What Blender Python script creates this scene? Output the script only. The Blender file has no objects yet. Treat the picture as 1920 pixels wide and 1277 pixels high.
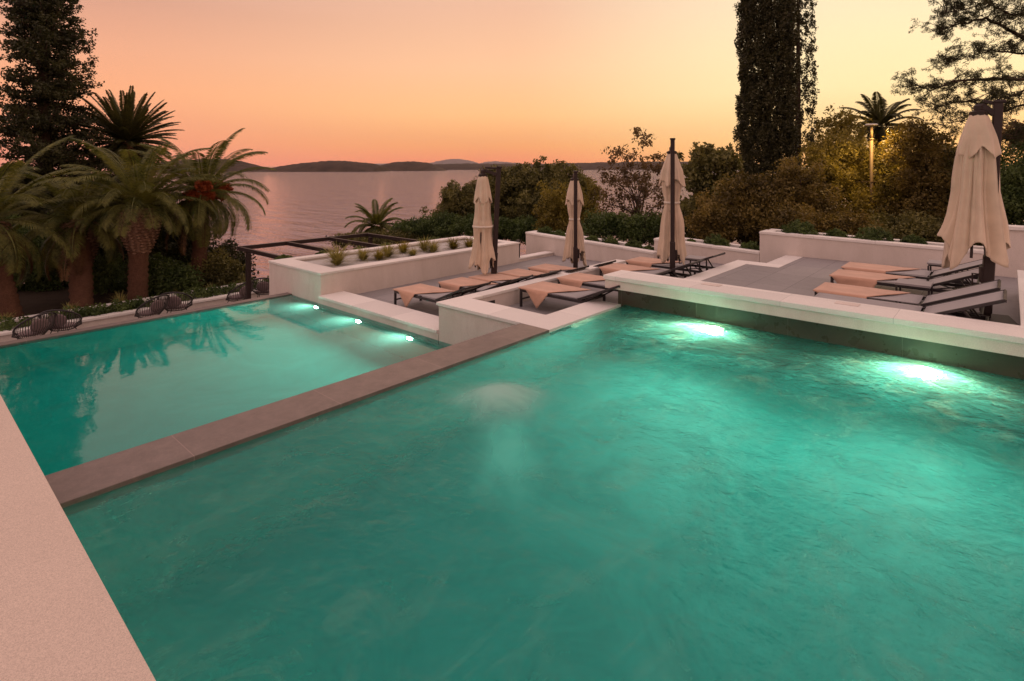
import bpy, bmesh, math, random
import numpy as np
from mathutils import Vector, Matrix, noise as mnoise
random.seed(7); RNG = np.random.default_rng(7)
SC = bpy.context.scene
COL = SC.collection
R = math.radians

def lin(r, g, b, a=1.0):
    f = lambda c: (c/255/12.92) if c/255 <= 0.04045 else ((c/255+0.055)/1.055)**2.4
    return (f(r), f(g), f(b), a)

# ------------------------------------------------------------------ camera
HC = 2.2                       # eye height above the rim between the pools
YAW = R(41.52)
FW = Vector((math.cos(YAW), math.sin(YAW), 0)); RT = Vector((math.sin(YAW), -math.cos(YAW), 0))
cam_d = bpy.data.cameras.new("camera"); cam = bpy.data.objects.new("camera", cam_d); COL.objects.link(cam)
cam.location = (0, 0, HC)
cam.rotation_euler = (R(90), 0, YAW - R(90))
cam_d.sensor_width = 36; cam_d.lens = 1056*36/1920
cam_d.shift_y = -(638.5-311)/1920
cam_d.clip_start = 0.05; cam_d.clip_end = 60000
SC.camera = cam
SC.view_settings.view_transform = 'Standard'; SC.view_settings.look = 'None'
SC.view_settings.exposure = 0.10; SC.view_settings.gamma = 1.0
SC.cycles.use_denoising = True
SC.cycles.max_bounces = 8; SC.cycles.transparent_max_bounces = 12
SC.cycles.transmission_bounces = 6; SC.cycles.glossy_bounces = 4; SC.cycles.diffuse_bounces = 4
SC.cycles.caustics_reflective = False; SC.cycles.caustics_refractive = True
SC.cycles.sample_clamp_indirect = 30.0; SC.cycles.blur_glossy = 0.5

def P(px, py, D):              # point of the place seen at photo pixel px,py, D metres in front of the eye
    v = FW*D + RT*(D*(px-960)/1056)
    return Vector((v.x, v.y, HC - D*(py-311)/1056))

# ------------------------------------------------------------------ sky
w = bpy.data.worlds.new("World"); SC.world = w; w.use_nodes = True
nt = w.node_tree; nt.nodes.clear()
N = nt.nodes.new; L = nt.links.new
out = N('ShaderNodeOutputWorld')
tc = N('ShaderNodeTexCoord'); sep = N('ShaderNodeSeparateXYZ'); L(tc.outputs['Generated'], sep.inputs[0])
def wm(op, a, b=None, clamp=False):
    n = N('ShaderNodeMath'); n.operation = op; n.use_clamp = clamp
    for i, v in enumerate((a, b)):
        if v is None: continue
        if isinstance(v, (int, float)): n.inputs[i].default_value = v
        else: L(v, n.inputs[i])
    return n.outputs[0]
SUNAZ = R(-6)
hx = wm('MULTIPLY', sep.outputs[0], sep.outputs[0]); hy = wm('MULTIPLY', sep.outputs[1], sep.outputs[1])
hl = wm('SQRT', wm('ADD', wm('ADD', hx, hy), 1e-5))
dt = wm('DIVIDE', wm('ADD', wm('MULTIPLY', sep.outputs[0], math.cos(SUNAZ)), wm('MULTIPLY', sep.outputs[1], math.sin(SUNAZ))), hl)
def ramp(stops, fac):
    n = N('ShaderNodeValToRGB'); n.color_ramp.interpolation = 'EASE' if len(stops) == 2 else 'LINEAR'
    e = n.color_ramp.elements
    while len(e) < len(stops): e.new(0.5)
    for el, (p, c) in zip(e, stops): el.position = p; el.color = c
    L(fac, n.inputs[0]); return n.outputs[0]
el = sep.outputs[2]
ZEN = (0.86, 0.60, 0.58, 1)
away = ramp([(0.0, (0.85,0.55,0.46,1)), (0.25, (0.98,0.66,0.58,1)), (0.6, (0.9,0.62,0.60,1)), (1, ZEN)], el)
left = ramp([(0.0, lin(240,146,120)), (0.05, lin(250,158,118)), (0.11, lin(250,170,124)), (0.17, lin(236,166,130)), (0.24, lin(212,154,130)), (0.42, (0.72,0.48,0.44,1)), (1, ZEN)], el)
mid = ramp([(0.0, lin(250,136,98)), (0.035, lin(255,166,98)), (0.09, lin(255,192,128)), (0.17, lin(250,193,148)), (0.27, lin(234,182,150)), (0.5, (0.82,0.58,0.50,1)), (1, ZEN)], el)
right = ramp([(0.0, lin(255,186,105)), (0.05, lin(255,210,138)), (0.12, lin(255,230,172)), (0.19, lin(255,230,180)), (0.27, lin(248,224,186)), (0.6, (0.88,0.66,0.56,1)), (1, ZEN)], el)
def wmix(f, a, b):
    n = N('ShaderNodeMix'); n.data_type = 'RGBA'; L(f, n.inputs[0]); L(a, n.inputs[6]); L(b, n.inputs[7]); return n.outputs[2]
def mapr(v, a, b):
    n = N('ShaderNodeMapRange'); n.interpolation_type = 'SMOOTHSTEP'; L(v, n.inputs[0]); n.inputs[1].default_value = a; n.inputs[2].default_value = b; return n.outputs[0]
c1 = wmix(mapr(dt, -0.75, 0.0), away, left)
c2 = wmix(mapr(dt, 0.02, 0.72), c1, mid)
c3 = wmix(mapr(dt, 0.66, 0.985), c2, right)
bgg = N('ShaderNodeBackground'); L(c3, bgg.inputs[0]); bgg.inputs[1].default_value = 1.05
sky = N('ShaderNodeTexSky'); sky.sky_type = 'NISHITA'; sky.sun_disc = False
sky.sun_elevation = R(1.0); sky.sun_rotation = R(90)-SUNAZ
bgs = N('ShaderNodeBackground'); L(sky.outputs[0], bgs.inputs[0]); bgs.inputs[1].default_value = 0.02
add = N('ShaderNodeAddShader'); L(bgg.outputs[0], add.inputs[0]); L(bgs.outputs[0], add.inputs[1])
L(add.outputs[0], out.inputs[0])
# the last afterglow of the sun, very soft
sd = bpy.data.lights.new("sun", 'SUN'); sd.energy = 0.5; sd.angle = R(12); sd.color = (1.0, 0.66, 0.36)
so = bpy.data.objects.new("sun", sd); COL.objects.link(so)
sdir = Vector((math.cos(SUNAZ)*math.cos(R(4)), math.sin(SUNAZ)*math.cos(R(4)), math.sin(R(4))))
so.rotation_euler = (-sdir).to_track_quat('-Z', 'Y').to_euler()

# ------------------------------------------------------------------ object helpers
def tag(o, label=None, cat=None, group=None, kind=None):
    if label: o['label'] = label
    if cat: o['category'] = cat
    if group: o['group'] = group
    if kind: o['kind'] = kind
    return o
def link(o, parent=None):
    COL.objects.link(o)
    if parent is not None: o.parent = parent
    return o
def empty(name, loc=(0,0,0), rz=0.0, label=None, cat=None, group=None):
    o = bpy.data.objects.new(name, None); o.location = loc; o.rotation_euler = (0,0,rz); o.empty_display_size = 0.2
    link(o); return tag(o, label, cat, group)
def mesh_np(name, verts, faces, mat, parent=None, smooth=False, loop_n=4):
    """verts (n,3), faces (m,k)"""
    me = bpy.data.meshes.new(name)
    verts = np.asarray(verts, dtype=np.float32); faces = np.asarray(faces, dtype=np.int32)
    k = faces.shape[1]
    me.vertices.add(len(verts)); me.vertices.foreach_set('co', verts.ravel())
    me.loops.add(faces.size); me.loops.foreach_set('vertex_index', faces.ravel())
    me.polygons.add(len(faces))
    me.polygons.foreach_set('loop_start', np.arange(0, faces.size, k, dtype=np.int32))
    me.polygons.foreach_set('loop_total', np.full(len(faces), k, dtype=np.int32))
    if smooth: me.polygons.foreach_set('use_smooth', np.ones(len(faces), dtype=bool))
    me.update(calc_edges=True)
    o = bpy.data.objects.new(name, me)
    if mat: me.materials.append(mat)
    return link(o, parent)
class MB:
    """collects boxes, bars, tubes; build() links them as one mesh"""
    def __init__(s): s.bm = bmesh.new()
    def box(s, x0, x1, y0, y1, z0, z1, bev=0.0):
        bm = bmesh.new(); bmesh.ops.create_cube(bm, size=1)
        for v in bm.verts:
            v.co = Vector(((x0+x1)/2+v.co.x*(x1-x0), (y0+y1)/2+v.co.y*(y1-y0), (z0+z1)/2+v.co.z*(z1-z0)))
        if bev > 0: bmesh.ops.bevel(bm, geom=bm.edges[:], offset=bev, segments=2, profile=0.6, affect='EDGES')
        s._merge(bm)
    def _merge(s, bm):
        me = bpy.data.meshes.new('t'); bm.to_mesh(me); bm.free(); s.bm.from_mesh(me); bpy.data.meshes.remove(me)
    def prism(s, pts, z0, z1, bev=0.0):
        """pts plan polygon CCW; z1 may be list of top heights per point"""
        bm = bmesh.new(); n = len(pts)
        zt = z1 if isinstance(z1, (list, tuple)) else [z1]*n
        lo = [bm.verts.new((p[0], p[1], z0)) for p in pts]; hi = [bm.verts.new((p[0], p[1], z)) for p, z in zip(pts, zt)]
        bm.faces.new(lo[::-1]); bm.faces.new(hi)
        for i in range(n): bm.faces.new((lo[i], lo[(i+1)%n], hi[(i+1)%n], hi[i]))
        bmesh.ops.recalc_face_normals(bm, faces=bm.faces[:])
        if bev > 0: bmesh.ops.bevel(bm, geom=bm.edges[:], offset=bev, segments=2, profile=0.6, affect='EDGES')
        s._merge(bm)
    def bar(s, a, b, w, h=None, bev=0.0, up=Vector((0,0,1))):
        a, b = Vector(a), Vector(b); h = h or w
        d = (b-a); ln = d.length; z = d.normalized()
        x = up.cross(z)
        if x.length < 1e-3: x = Vector((1,0,0)).cross(z)
        x.normalize(); y = z.cross(x)
        bm = bmesh.new(); bmesh.ops.create_cube(bm, size=1)
        for v in bm.verts: v.co = a + z*((v.co.z+.5)*ln) + x*(v.co.x*w) + y*(v.co.y*h)
        if bev > 0: bmesh.ops.bevel(bm, geom=bm.edges[:], offset=bev, segments=1, affect='EDGES')
        s._merge(bm)
    def tube(s, pts, rad, seg=8, caps=True):
        pts = [Vector(p) for p in pts]; n = len(pts)
        rr = rad if isinstance(rad, (list, tuple)) else [rad]*n
        rings = []; bm = s.bm
        ref = Vector((0,0,1))
        for i, p in enumerate(pts):
            t = (pts[min(i+1, n-1)]-pts[max(i-1, 0)]).normalized()
            x = ref.cross(t)
            if x.length < 0.05: x = Vector((1,0,0)).cross(t)
            x.normalize(); y = t.cross(x)
            rings.append([bm.verts.new(p + (x*math.cos(2*math.pi*k/seg)+y*math.sin(2*math.pi*k/seg))*rr[i]) for k in range(seg)])
        for i in range(n-1):
            for k in range(seg):
                bm.faces.new((rings[i][k], rings[i][(k+1)%seg], rings[i+1][(k+1)%seg], rings[i+1][k]))
        if caps: bm.faces.new(rings[0][::-1]); bm.faces.new(rings[-1])
    def grid(s, f, nu, nv, closed_u=False):
        bm = s.bm; vs = [[bm.verts.new(f(i/(nu if closed_u else nu-1), j/(nv-1))) for i in range(nu)] for j in range(nv)]
        for j in range(nv-1):
            for i in range(nu if closed_u else nu-1):
                bm.faces.new((vs[j][i], vs[j][(i+1)%nu], vs[j+1][(i+1)%nu], vs[j+1][i]))
    def build(s, name, mat, parent=None, smooth=False):
        me = bpy.data.meshes.new(name); s.bm.to_mesh(me); s.bm.free(); me.update()
        if smooth:
            for p in me.polygons: p.use_smooth = True
        if mat: me.materials.append(mat)
        o = bpy.data.objects.new(name, me); return link(o, parent)
def copy_tree(o, parent=None):
    c = o.copy(); COL.objects.link(c)
    if parent is not None: c.parent = parent
    for ch in [x for x in bpy.data.objects if x.parent == o]: copy_tree(ch, c)
    return c

# ------------------------------------------------------------------ materials
def mat_new(name):
    m = bpy.data.materials.new(name); m.use_nodes = True; t = m.node_tree
    b = t.nodes.get('Principled BSDF'); return m, t, b
def coords(t, scale=(1,1,1), kind='Object'):
    c = t.nodes.new('ShaderNodeTexCoord'); mp = t.nodes.new('ShaderNodeMapping'); mp.inputs['Scale'].default_value = scale
    t.links.new(c.outputs[kind], mp.inputs[0]); return mp.outputs[0]
def wcoords(t, scale=(1,1,1)):
    g = t.nodes.new('ShaderNodeNewGeometry'); mp = t.nodes.new('ShaderNodeMapping'); mp.inputs['Scale'].default_value = scale
    t.links.new(g.outputs['Position'], mp.inputs[0]); return mp.outputs[0]
def noise(t, vec, scale, detail=4, rough=0.55, dist=0.0):
    n = t.nodes.new('ShaderNodeTexNoise'); n.inputs['Scale'].default_value = scale; n.inputs['Detail'].default_value = detail
    n.inputs['Roughness'].default_value = rough; n.inputs['Distortion'].default_value = dist
    t.links.new(vec, n.inputs['Vector']); return n.outputs['Fac']
def cramp(t, fac, stops):
    n = t.nodes.new('ShaderNodeValToRGB'); e = n.color_ramp.elements
    while len(e) < len(stops): e.new(0.5)
    for x, (p, c) in zip(e, stops): x.position = p; x.color = c if len(c) == 4 else (*c, 1)
    t.links.new(fac, n.inputs[0]); return n.outputs[0]
def tmix(t, f, a, b, mode='MIX'):
    n = t.nodes.new('ShaderNodeMix'); n.data_type = 'RGBA'; n.blend_type = mode
    for s, v in ((0, f), (6, a), (7, b)):
        if isinstance(v, (int, float)): n.inputs[s].default_value = v
        elif isinstance(v, tuple): n.inputs[s].default_value = v if len(v) == 4 else (*v, 1)
        else: t.links.new(v, n.inputs[s])
    return n.outputs[2]
def tmath(t, op, a, b=0.0, clamp=False):
    n = t.nodes.new('ShaderNodeMath'); n.operation = op; n.use_clamp = clamp
    for i, v in enumerate((a, b)):
        if isinstance(v, (int, float)): n.inputs[i].default_value = v
        else: t.links.new(v, n.inputs[i])
    return n.outputs[0]
def bump(t, h, strength, dist, bsdf_in):
    n = t.nodes.new('ShaderNodeBump'); n.inputs['Strength'].default_value = strength; n.inputs['Distance'].default_value = dist
    t.links.new(h, n.inputs['Height'])
    if bsdf_in is not None: t.links.new(n.outputs[0], bsdf_in)
    return n.outputs[0]
def rough_mat(name, c1, c2, scale=3.0, rough=0.7, fine=60, bstr=0.2, bdist=0.004, spec=0.3, speck=0.0, speckscale=180, stain=0.0):
    m, t, b = mat_new(name); v = wcoords(t)
    col = tmix(t, noise(t, v, scale, 6, 0.6), c1, c2)
    f = noise(t, v, fine, 3, 0.6)
    col = tmix(t, 0.35, col, cramp(t, f, [(0.3, (0.55,0.55,0.55)), (0.7, (1.1,1.1,1.1))]), 'MULTIPLY')
    if speck > 0:
        sp = noise(t, v, speckscale, 2, 0.5)
        col = tmix(t, speck, col, cramp(t, sp, [(0.38, (0.35,0.33,0.33)), (0.5, (1,1,1)), (0.66, (1.25,1.22,1.2))]), 'MULTIPLY')
    if stain > 0:
        st = noise(t, wcoords(t, (1,1,0.35)), 1.7, 8, 0.7, 0.6)
        col = tmix(t, stain, col, cramp(t, st, [(0.35, (0.6,0.56,0.5)), (0.6, (1,1,1))]), 'MULTIPLY')
    t.links.new(col, b.inputs['Base Color']); b.inputs['Roughness'].default_value = rough
    b.inputs['Specular IOR Level'].default_value = spec
    bump(t, f, bstr, bdist, b.inputs['Normal'])
    return m
def slab_mat(name, c1, c2, cj, sx, sy, off=(0,0), jw=0.006, rough=0.6, scale=2.5, vein=0.0, spec=0.3, axis='xy'):
    """stone slabs with joints drawn in plan"""
    m, t, b = mat_new(name); v = wcoords(t)
    sp = t.nodes.new('ShaderNodeSeparateXYZ'); t.links.new(v, sp.inputs[0])
    def joint(o, s, off):
        if not s: return None
        q = tmath(t, 'FRACT', tmath(t, 'DIVIDE', tmath(t, 'ADD', o, off), s))
        d = tmath(t, 'MINIMUM', q, tmath(t, 'SUBTRACT', 1.0, q))
        return tmath(t, 'LESS_THAN', tmath(t, 'MULTIPLY', d, s), jw)
    jx = joint(sp.outputs[0], sx, off[0]); jy = joint(sp.outputs[1], sy, off[1])
    j = jx if jy is None else (jy if jx is None else tmath(t, 'MAXIMUM', jx, jy))
    # tint by slab
    ci = t.nodes.new('ShaderNodeCombineXYZ')
    if sx: t.links.new(tmath(t, 'FLOOR', tmath(t, 'DIVIDE', tmath(t, 'ADD', sp.outputs[0], off[0]), sx)), ci.inputs[0])
    if sy: t.links.new(tmath(t, 'FLOOR', tmath(t, 'DIVIDE', tmath(t, 'ADD', sp.outputs[1], off[1]), sy)), ci.inputs[1])
    wn = t.nodes.new('ShaderNodeTexWhiteNoise'); t.links.new(ci.outputs[0], wn.inputs['Vector'])
    col = tmix(t, noise(t, v, scale, 7, 0.65, 0.4), c1, c2)
    tint = cramp(t, wn.outputs['Value'], [(0, (0.9,0.9,0.9)), (1, (1.08,1.08,1.08))])
    col = tmix(t, 1.0, col, tint, 'MULTIPLY')
    fine = noise(t, v, 90, 4, 0.7)
    col = tmix(t, 0.5, col, cramp(t, fine, [(0.3, (0.72,0.72,0.72)), (0.7, (1.15,1.15,1.15))]), 'MULTIPLY')
    if vein > 0:
        vn = noise(t, v, 5, 8, 0.75, 1.2)
        vv = cramp(t, vn, [(0.47, (1,1,1)), (0.495, (1.5,1.45,1.4)), (0.52, (1,1,1))])
        col = tmix(t, vein, col, vv, 'MULTIPLY')
    col = tmix(t, j, col, cj)
    t.links.new(col, b.inputs['Base Color'])
    rr = tmath(t, 'ADD', tmath(t, 'MULTIPLY', noise(t, v, 6, 4), 0.3), rough-0.15)
    t.links.new(rr, b.inputs['Roughness']); b.inputs['Specular IOR Level'].default_value = spec
    h = tmath(t, 'SUBTRACT', tmath(t, 'MULTIPLY', fine, 0.3), j)
    bump(t, h, 0.4, 0.003, b.inputs['Normal'])
    return m
def plain(name, c, rough=0.5, metal=0.0, spec=0.4, var=0.12, scale=20, bstr=0.0):
    m, t, b = mat_new(name); v = coords(t)
    n = noise(t, v, scale, 4)
    col = tmix(t, 1.0, c, cramp(t, n, [(0.25, (1-var,)*3), (0.75, (1+var,)*3)]), 'MULTIPLY')
    t.links.new(col, b.inputs['Base Color']); b.inputs['Roughness'].default_value = rough
    b.inputs['Metallic'].default_value = metal; b.inputs['Specular IOR Level'].default_value = spec
    if bstr: bump(t, n, bstr, 0.003, b.inputs['Normal'])
    return m
M = {}
M['plaster'] = rough_mat('white_plaster', (0.66,0.58,0.52), (0.72,0.63,0.57), 1.2, 0.85, 90, 0.25, 0.002, 0.2, stain=0.3)
M['coping'] = slab_mat('pale_coping_stone', (0.70,0.66,0.62), (0.78,0.73,0.68), (0.45,0.42,0.40), 1.2, 1.2, (0.37,0.21), 0.0025, 0.6, 3.0)
M['nearcop'] = rough_mat('grainy_pale_coping', (0.60,0.485,0.405), (0.67,0.55,0.46), 1.6, 0.8, 160, 0.5, 0.002, 0.25, speck=0.32, speckscale=260)
M['stone'] = slab_mat('dark_basin_stone', (0.095,0.070,0.060), (0.215,0.168,0.150), (0.27,0.20,0.18), 1.25, 0, (0.9,0), 0.0025, 0.42, 7.0, vein=0.45, spec=0.5)
M['stone_olive'] = slab_mat('olive_basin_stone', (0.055,0.045,0.030), (0.11,0.085,0.058), (0.16,0.13,0.1), 0, 1.25, (0,0.3), 0.003, 0.3, 2.2, vein=0.3, spec=0.5)  # darker olive version of the basin stone, for the recessed wall
M['deck'] = slab_mat('grey_deck_tile', (0.23,0.215,0.215), (0.31,0.285,0.28), (0.10,0.095,0.095), 1.2, 0.6, (0.2,0.1), 0.003, 0.6, 1.5)
M['metal'] = plain('dark_metal', (0.032,0.026,0.027,1), 0.42, 0.3, 0.5)
M['metal2'] = plain('bronze_metal', (0.030,0.018,0.016,1), 0.5, 0.2, 0.35)
M['gravel'] = rough_mat('white_gravel', (0.45,0.42,0.40), (0.68,0.65,0.62), 35, 0.9, 45, 1.0, 0.03, 0.2)
M['soil'] = rough_mat('garden_soil', (0.03,0.022,0.016), (0.07,0.05,0.035), 3, 0.95, 30, 0.8, 0.03, 0.1)
M['lamp_rim'] = plain('steel_rim', (0.5,0.5,0.5,1), 0.3, 1.0)

def fabric(name, c, weave=500, var=0.1):
    m, t, b = mat_new(name); v = coords(t)
    col = tmix(t, 1.0, c, cramp(t, noise(t, v, 4, 5), [(0.3, (1-var,)*3), (0.7, (1+var,)*3)]), 'MULTIPLY')
    t.links.new(col, b.inputs['Base Color']); b.inputs['Roughness'].default_value = 0.9
    b.inputs['Sheen Weight'].default_value = 0.25; b.inputs['Specular IOR Level'].default_value = 0.15
    bump(t, noise(t, v, weave, 2), 0.25, 0.001, b.inputs['Normal'])
    return m
M['canopy'] = fabric('cream_canvas', (0.60,0.475,0.35,1))
M['strap'] = fabric('cream_strap', (0.70,0.62,0.52,1))
M['towel'] = fabric('terracotta_towel', (0.52,0.31,0.215,1), 260, 0.12)
M['sling'] = fabric('grey_sling', (0.27,0.25,0.25,1), 700, 0.06)
M['rope'] = fabric('dark_rope', (0.06,0.05,0.045,1))
M['cushion'] = fabric('rose_cushion', (0.20,0.14,0.135,1))

def leaf_mat(name, c1, c2, scale=1.2, trans=0.25, rough=0.55):
    m, t, b = mat_new(name); v = wcoords(t)
    n1 = noise(t, v, scale, 3); n2 = noise(t, v, 14, 2)
    f = tmath(t, 'ADD', tmath(t, 'MULTIPLY', n1, 0.65), tmath(t, 'MULTIPLY', n2, 0.5))
    col = cramp(t, f, [(0.46, c1), (0.68, c2)])
    t.links.new(col, b.inputs['Base Color']); b.inputs['Roughness'].default_value = rough
    b.inputs['Specular IOR Level'].default_value = 0.25
    tr = t.nodes.new('ShaderNodeBsdfTranslucent'); t.links.new(tmix(t, 1.0, col, (1.3,1.3,0.6,1), 'MULTIPLY'), tr.inputs[0])
    mx = t.nodes.new('ShaderNodeMixShader'); mx.inputs[0].default_value = trans
    o = t.nodes['Material Output']
    t.links.new(b.outputs[0], mx.inputs[1]); t.links.new(tr.outputs[0], mx.inputs[2]); t.links.new(mx.outputs[0], o.inputs[0])
    return m
M['leaf_dark'] = leaf_mat('conifer_foliage', (0.027,0.030,0.014), (0.061,0.061,0.024))
M['leaf_cyp'] = leaf_mat('cypress_foliage', (0.031,0.031,0.013), (0.070,0.064,0.024), 2.5, 0.15)
M['leaf_olive'] = leaf_mat('olive_foliage', (0.053,0.053,0.018), (0.210,0.189,0.063))
M['leaf_red'] = leaf_mat('russet_foliage', (0.078,0.049,0.023), (0.195,0.124,0.055))
M['leaf_gold'] = leaf_mat('yellow_lamplit_foliage', (0.090,0.074,0.017), (0.288,0.228,0.048), 0.8, 0.35)  # lamp's golden light put into the leaf colour; yellow-green plants share it
M['leaf_brown'] = leaf_mat('brown_green_foliage', (0.068,0.051,0.016), (0.230,0.169,0.049), 1.0, 0.3)
M['leaf_green'] = leaf_mat('green_foliage', (0.034,0.057,0.016), (0.115,0.155,0.046))
M['leaf_pale'] = leaf_mat('pale_grass_foliage', (0.20,0.18,0.06), (0.36,0.31,0.11), 6)
M['frond'] = leaf_mat('palm_frond', (0.050,0.062,0.016), (0.17,0.165,0.045), 1.5, 0.3)
M['frond_dead'] = leaf_mat('dead_palm_frond', (0.07,0.035,0.016), (0.17,0.09,0.04), 2, 0.2)
M['frond_d'] = leaf_mat('palm_frond_dark', (0.035,0.038,0.015), (0.10,0.095,0.036), 1.5, 0.25)
M['fruit'] = plain('orange_fruit', (0.30,0.07,0.02,1), 0.6, 0, 0.3, 0.3, 8)
M['bark'] = rough_mat('bark', (0.05,0.034,0.024), (0.10,0.068,0.048), 4, 0.95, 25, 0.9, 0.03, 0.1)
M['palmbark'] = rough_mat('palm_bark', (0.07,0.034,0.022), (0.20,0.10,0.062), 9, 0.9, 30, 1.0, 0.05, 0.15)
M['palmcut'] = rough_mat('palm_cut_stubs', (0.15,0.085,0.055), (0.36,0.22,0.15), 7, 0.8, 22, 0.6, 0.02, 0.2)

# ------------------------------------------------------------------ water
def water_mat(name, rip_scale, rip_strength, murk_lo, murk_hi, murk_scale, stretch=(1,1,1), gr=0.0, murk_col=(0.30,0.78,0.60,1), fine=0.0, foam=0.0, gcol=1.0, chop=0.0, halo_x=6.6):
    m, t, b = mat_new(name); t.nodes.remove(b)
    o = t.nodes['Material Output']
    v = wcoords(t, stretch)
    h = noise(t, v, rip_scale, 4, 0.6, 0.5)
    if fine: h = tmath(t, 'ADD', h, tmath(t, 'MULTIPLY', noise(t, v, rip_scale*3.2, 3, 0.6, 0.6), fine))
    if fine: h = tmath(t, 'ADD', h, tmath(t, 'MULTIPLY', noise(t, v, rip_scale*11, 2, 0.6, 0.6), fine*0.30))
    if chop:
        px_ = t.nodes.new('ShaderNodeSeparateXYZ'); t.links.new(wcoords(t), px_.inputs[0])
        mk_ = t.nodes.new('ShaderNodeMapRange'); mk_.interpolation_type = 'SMOOTHSTEP'; mk_.inputs[1].default_value = 5.2; mk_.inputs[2].default_value = 8.0; t.links.new(px_.outputs[0], mk_.inputs[0])
        c1_ = tmath(t, 'ADD', noise(t, wcoords(t), 5.5, 3, 0.55, 0.8), tmath(t, 'MULTIPLY', noise(t, wcoords(t), 16, 2, 0.6, 0.8), 0.35))
        h = tmath(t, 'ADD', h, tmath(t, 'MULTIPLY', tmath(t, 'MULTIPLY', c1_, mk_.outputs[0]), chop))
    nb = bump(t, h, rip_strength, 0.05, None)
    fr = t.nodes.new('ShaderNodeFresnel'); fr.inputs['IOR'].default_value = 1.333; t.links.new(nb, fr.inputs['Normal'])
    gl = t.nodes.new('ShaderNodeBsdfGlossy'); gl.inputs['Roughness'].default_value = gr; gl.inputs['Color'].default_value = (gcol,gcol,gcol,1); t.links.new(nb, gl.inputs['Normal'])
    rf = t.nodes.new('ShaderNodeBsdfRefraction'); rf.inputs['IOR'].default_value = 1.333; rf.inputs['Roughness'].default_value = 0.0
    rf.inputs['Color'].default_value = (0.42,0.95,0.95,1); t.links.new(nb, rf.inputs['Normal'])
    tr = t.nodes.new('ShaderNodeBsdfTranslucent'); tr.inputs[0].default_value = murk_col
    df = t.nodes.new('ShaderNodeBsdfDiffuse'); df.inputs[0].default_value = tuple(c*0.55 for c in murk_col[:3])+(1,)
    mk = t.nodes.new('ShaderNodeMixShader'); mk.inputs[0].default_value = 0.2
    t.links.new(tr.outputs[0], mk.inputs[1]); t.links.new(df.outputs[0], mk.inputs[2])
    n1 = noise(t, wcoords(t, stretch), murk_scale, 6, 0.6, 1.6)
    mr = t.nodes.new('ShaderNodeMapRange'); mr.inputs[1].default_value = 0.36; mr.inputs[2].default_value = 0.70
    mr.inputs[3].default_value = murk_lo; mr.inputs[4].default_value = murk_hi; t.links.new(n1, mr.inputs[0])
    m0 = t.nodes.new('ShaderNodeMixShader'); t.links.new(mr.outputs[0], m0.inputs[0]); t.links.new(rf.outputs[0], m0.inputs[1]); t.links.new(mk.outputs[0], m0.inputs[2])
    n2 = noise(t, wcoords(t, (stretch[0]*1.0, stretch[1]*2.2, 1)), murk_scale*1.3, 9, 0.72, 0.7)
    fo_ = t.nodes.new('ShaderNodeMapRange'); fo_.inputs[1].default_value = 0.50; fo_.inputs[2].default_value = 0.80; fo_.inputs[3].default_value = 0.0; fo_.inputs[4].default_value = foam
    t.links.new(n2, fo_.inputs[0]); fdd = t.nodes.new('ShaderNodeBsdfDiffuse'); fdd.inputs[0].default_value = (0.46,0.64,0.58,1)
    fdt = t.nodes.new('ShaderNodeBsdfTranslucent'); fdt.inputs[0].default_value = (0.66,0.74,0.48,1)
    fd = t.nodes.new('ShaderNodeMixShader'); fd.inputs[0].default_value = 0.6; t.links.new(fdd.outputs[0], fd.inputs[1]); t.links.new(fdt.outputs[0], fd.inputs[2])
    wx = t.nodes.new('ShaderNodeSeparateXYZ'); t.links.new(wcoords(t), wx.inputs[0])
    wk = t.nodes.new('ShaderNodeMapRange'); wk.interpolation_type = 'SMOOTHSTEP'; wk.inputs[1].default_value = halo_x-0.6; wk.inputs[2].default_value = halo_x+1.0; wk.inputs[3].default_value = 0.0; wk.inputs[4].default_value = 0.085; t.links.new(wx.outputs[0], wk.inputs[0])  # extra foam along the lamp wall, added to whiten the lamp halos
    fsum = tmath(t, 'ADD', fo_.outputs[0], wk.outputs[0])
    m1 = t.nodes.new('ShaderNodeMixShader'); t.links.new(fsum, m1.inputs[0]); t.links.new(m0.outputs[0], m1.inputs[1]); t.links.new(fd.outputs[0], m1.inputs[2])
    m2 = t.nodes.new('ShaderNodeMixShader'); t.links.new(fr.outputs[0], m2.inputs[0]); t.links.new(m1.outputs[0], m2.inputs[1]); t.links.new(gl.outputs[0], m2.inputs[2])
    t.links.new(m2.outputs[0], o.inputs[0])
    return m
M['water_hi'] = water_mat('bubbling_pool_water', 3.0, 0.42, 0.20, 0.58, 1.5, (1.0,0.75,1), 0.08, (0.035,0.42,0.41,1), fine=0.62, foam=0.20, gcol=0.45, chop=7.0)
M['water_lo'] = water_mat('calm_pool_water', 2.5, 0.030, 0.20, 0.38, 0.8, (1,1,1), 0.01, (0.03,0.43,0.41,1), foam=0.10, halo_x=5.2)
M['basin_hi'] = rough_mat('green_basin_tile', (0.02,0.23,0.235), (0.035,0.29,0.295), 1.5, 0.7, 40, 0.1)
M['basin_lo'] = rough_mat('green_basin_tile_low', (0.012,0.36,0.31), (0.025,0.44,0.38), 1.5, 0.7, 40, 0.1)

XC0, XC1, XS = 7.60, 8.16, 7.97         # raised pool wall: front, back, stone face below it
YD0, YD1 = 4.633, 5.136                 # rim between the pools
ZW, ZL = -0.035, -0.62                  # water levels
XA = 6.0
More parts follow.
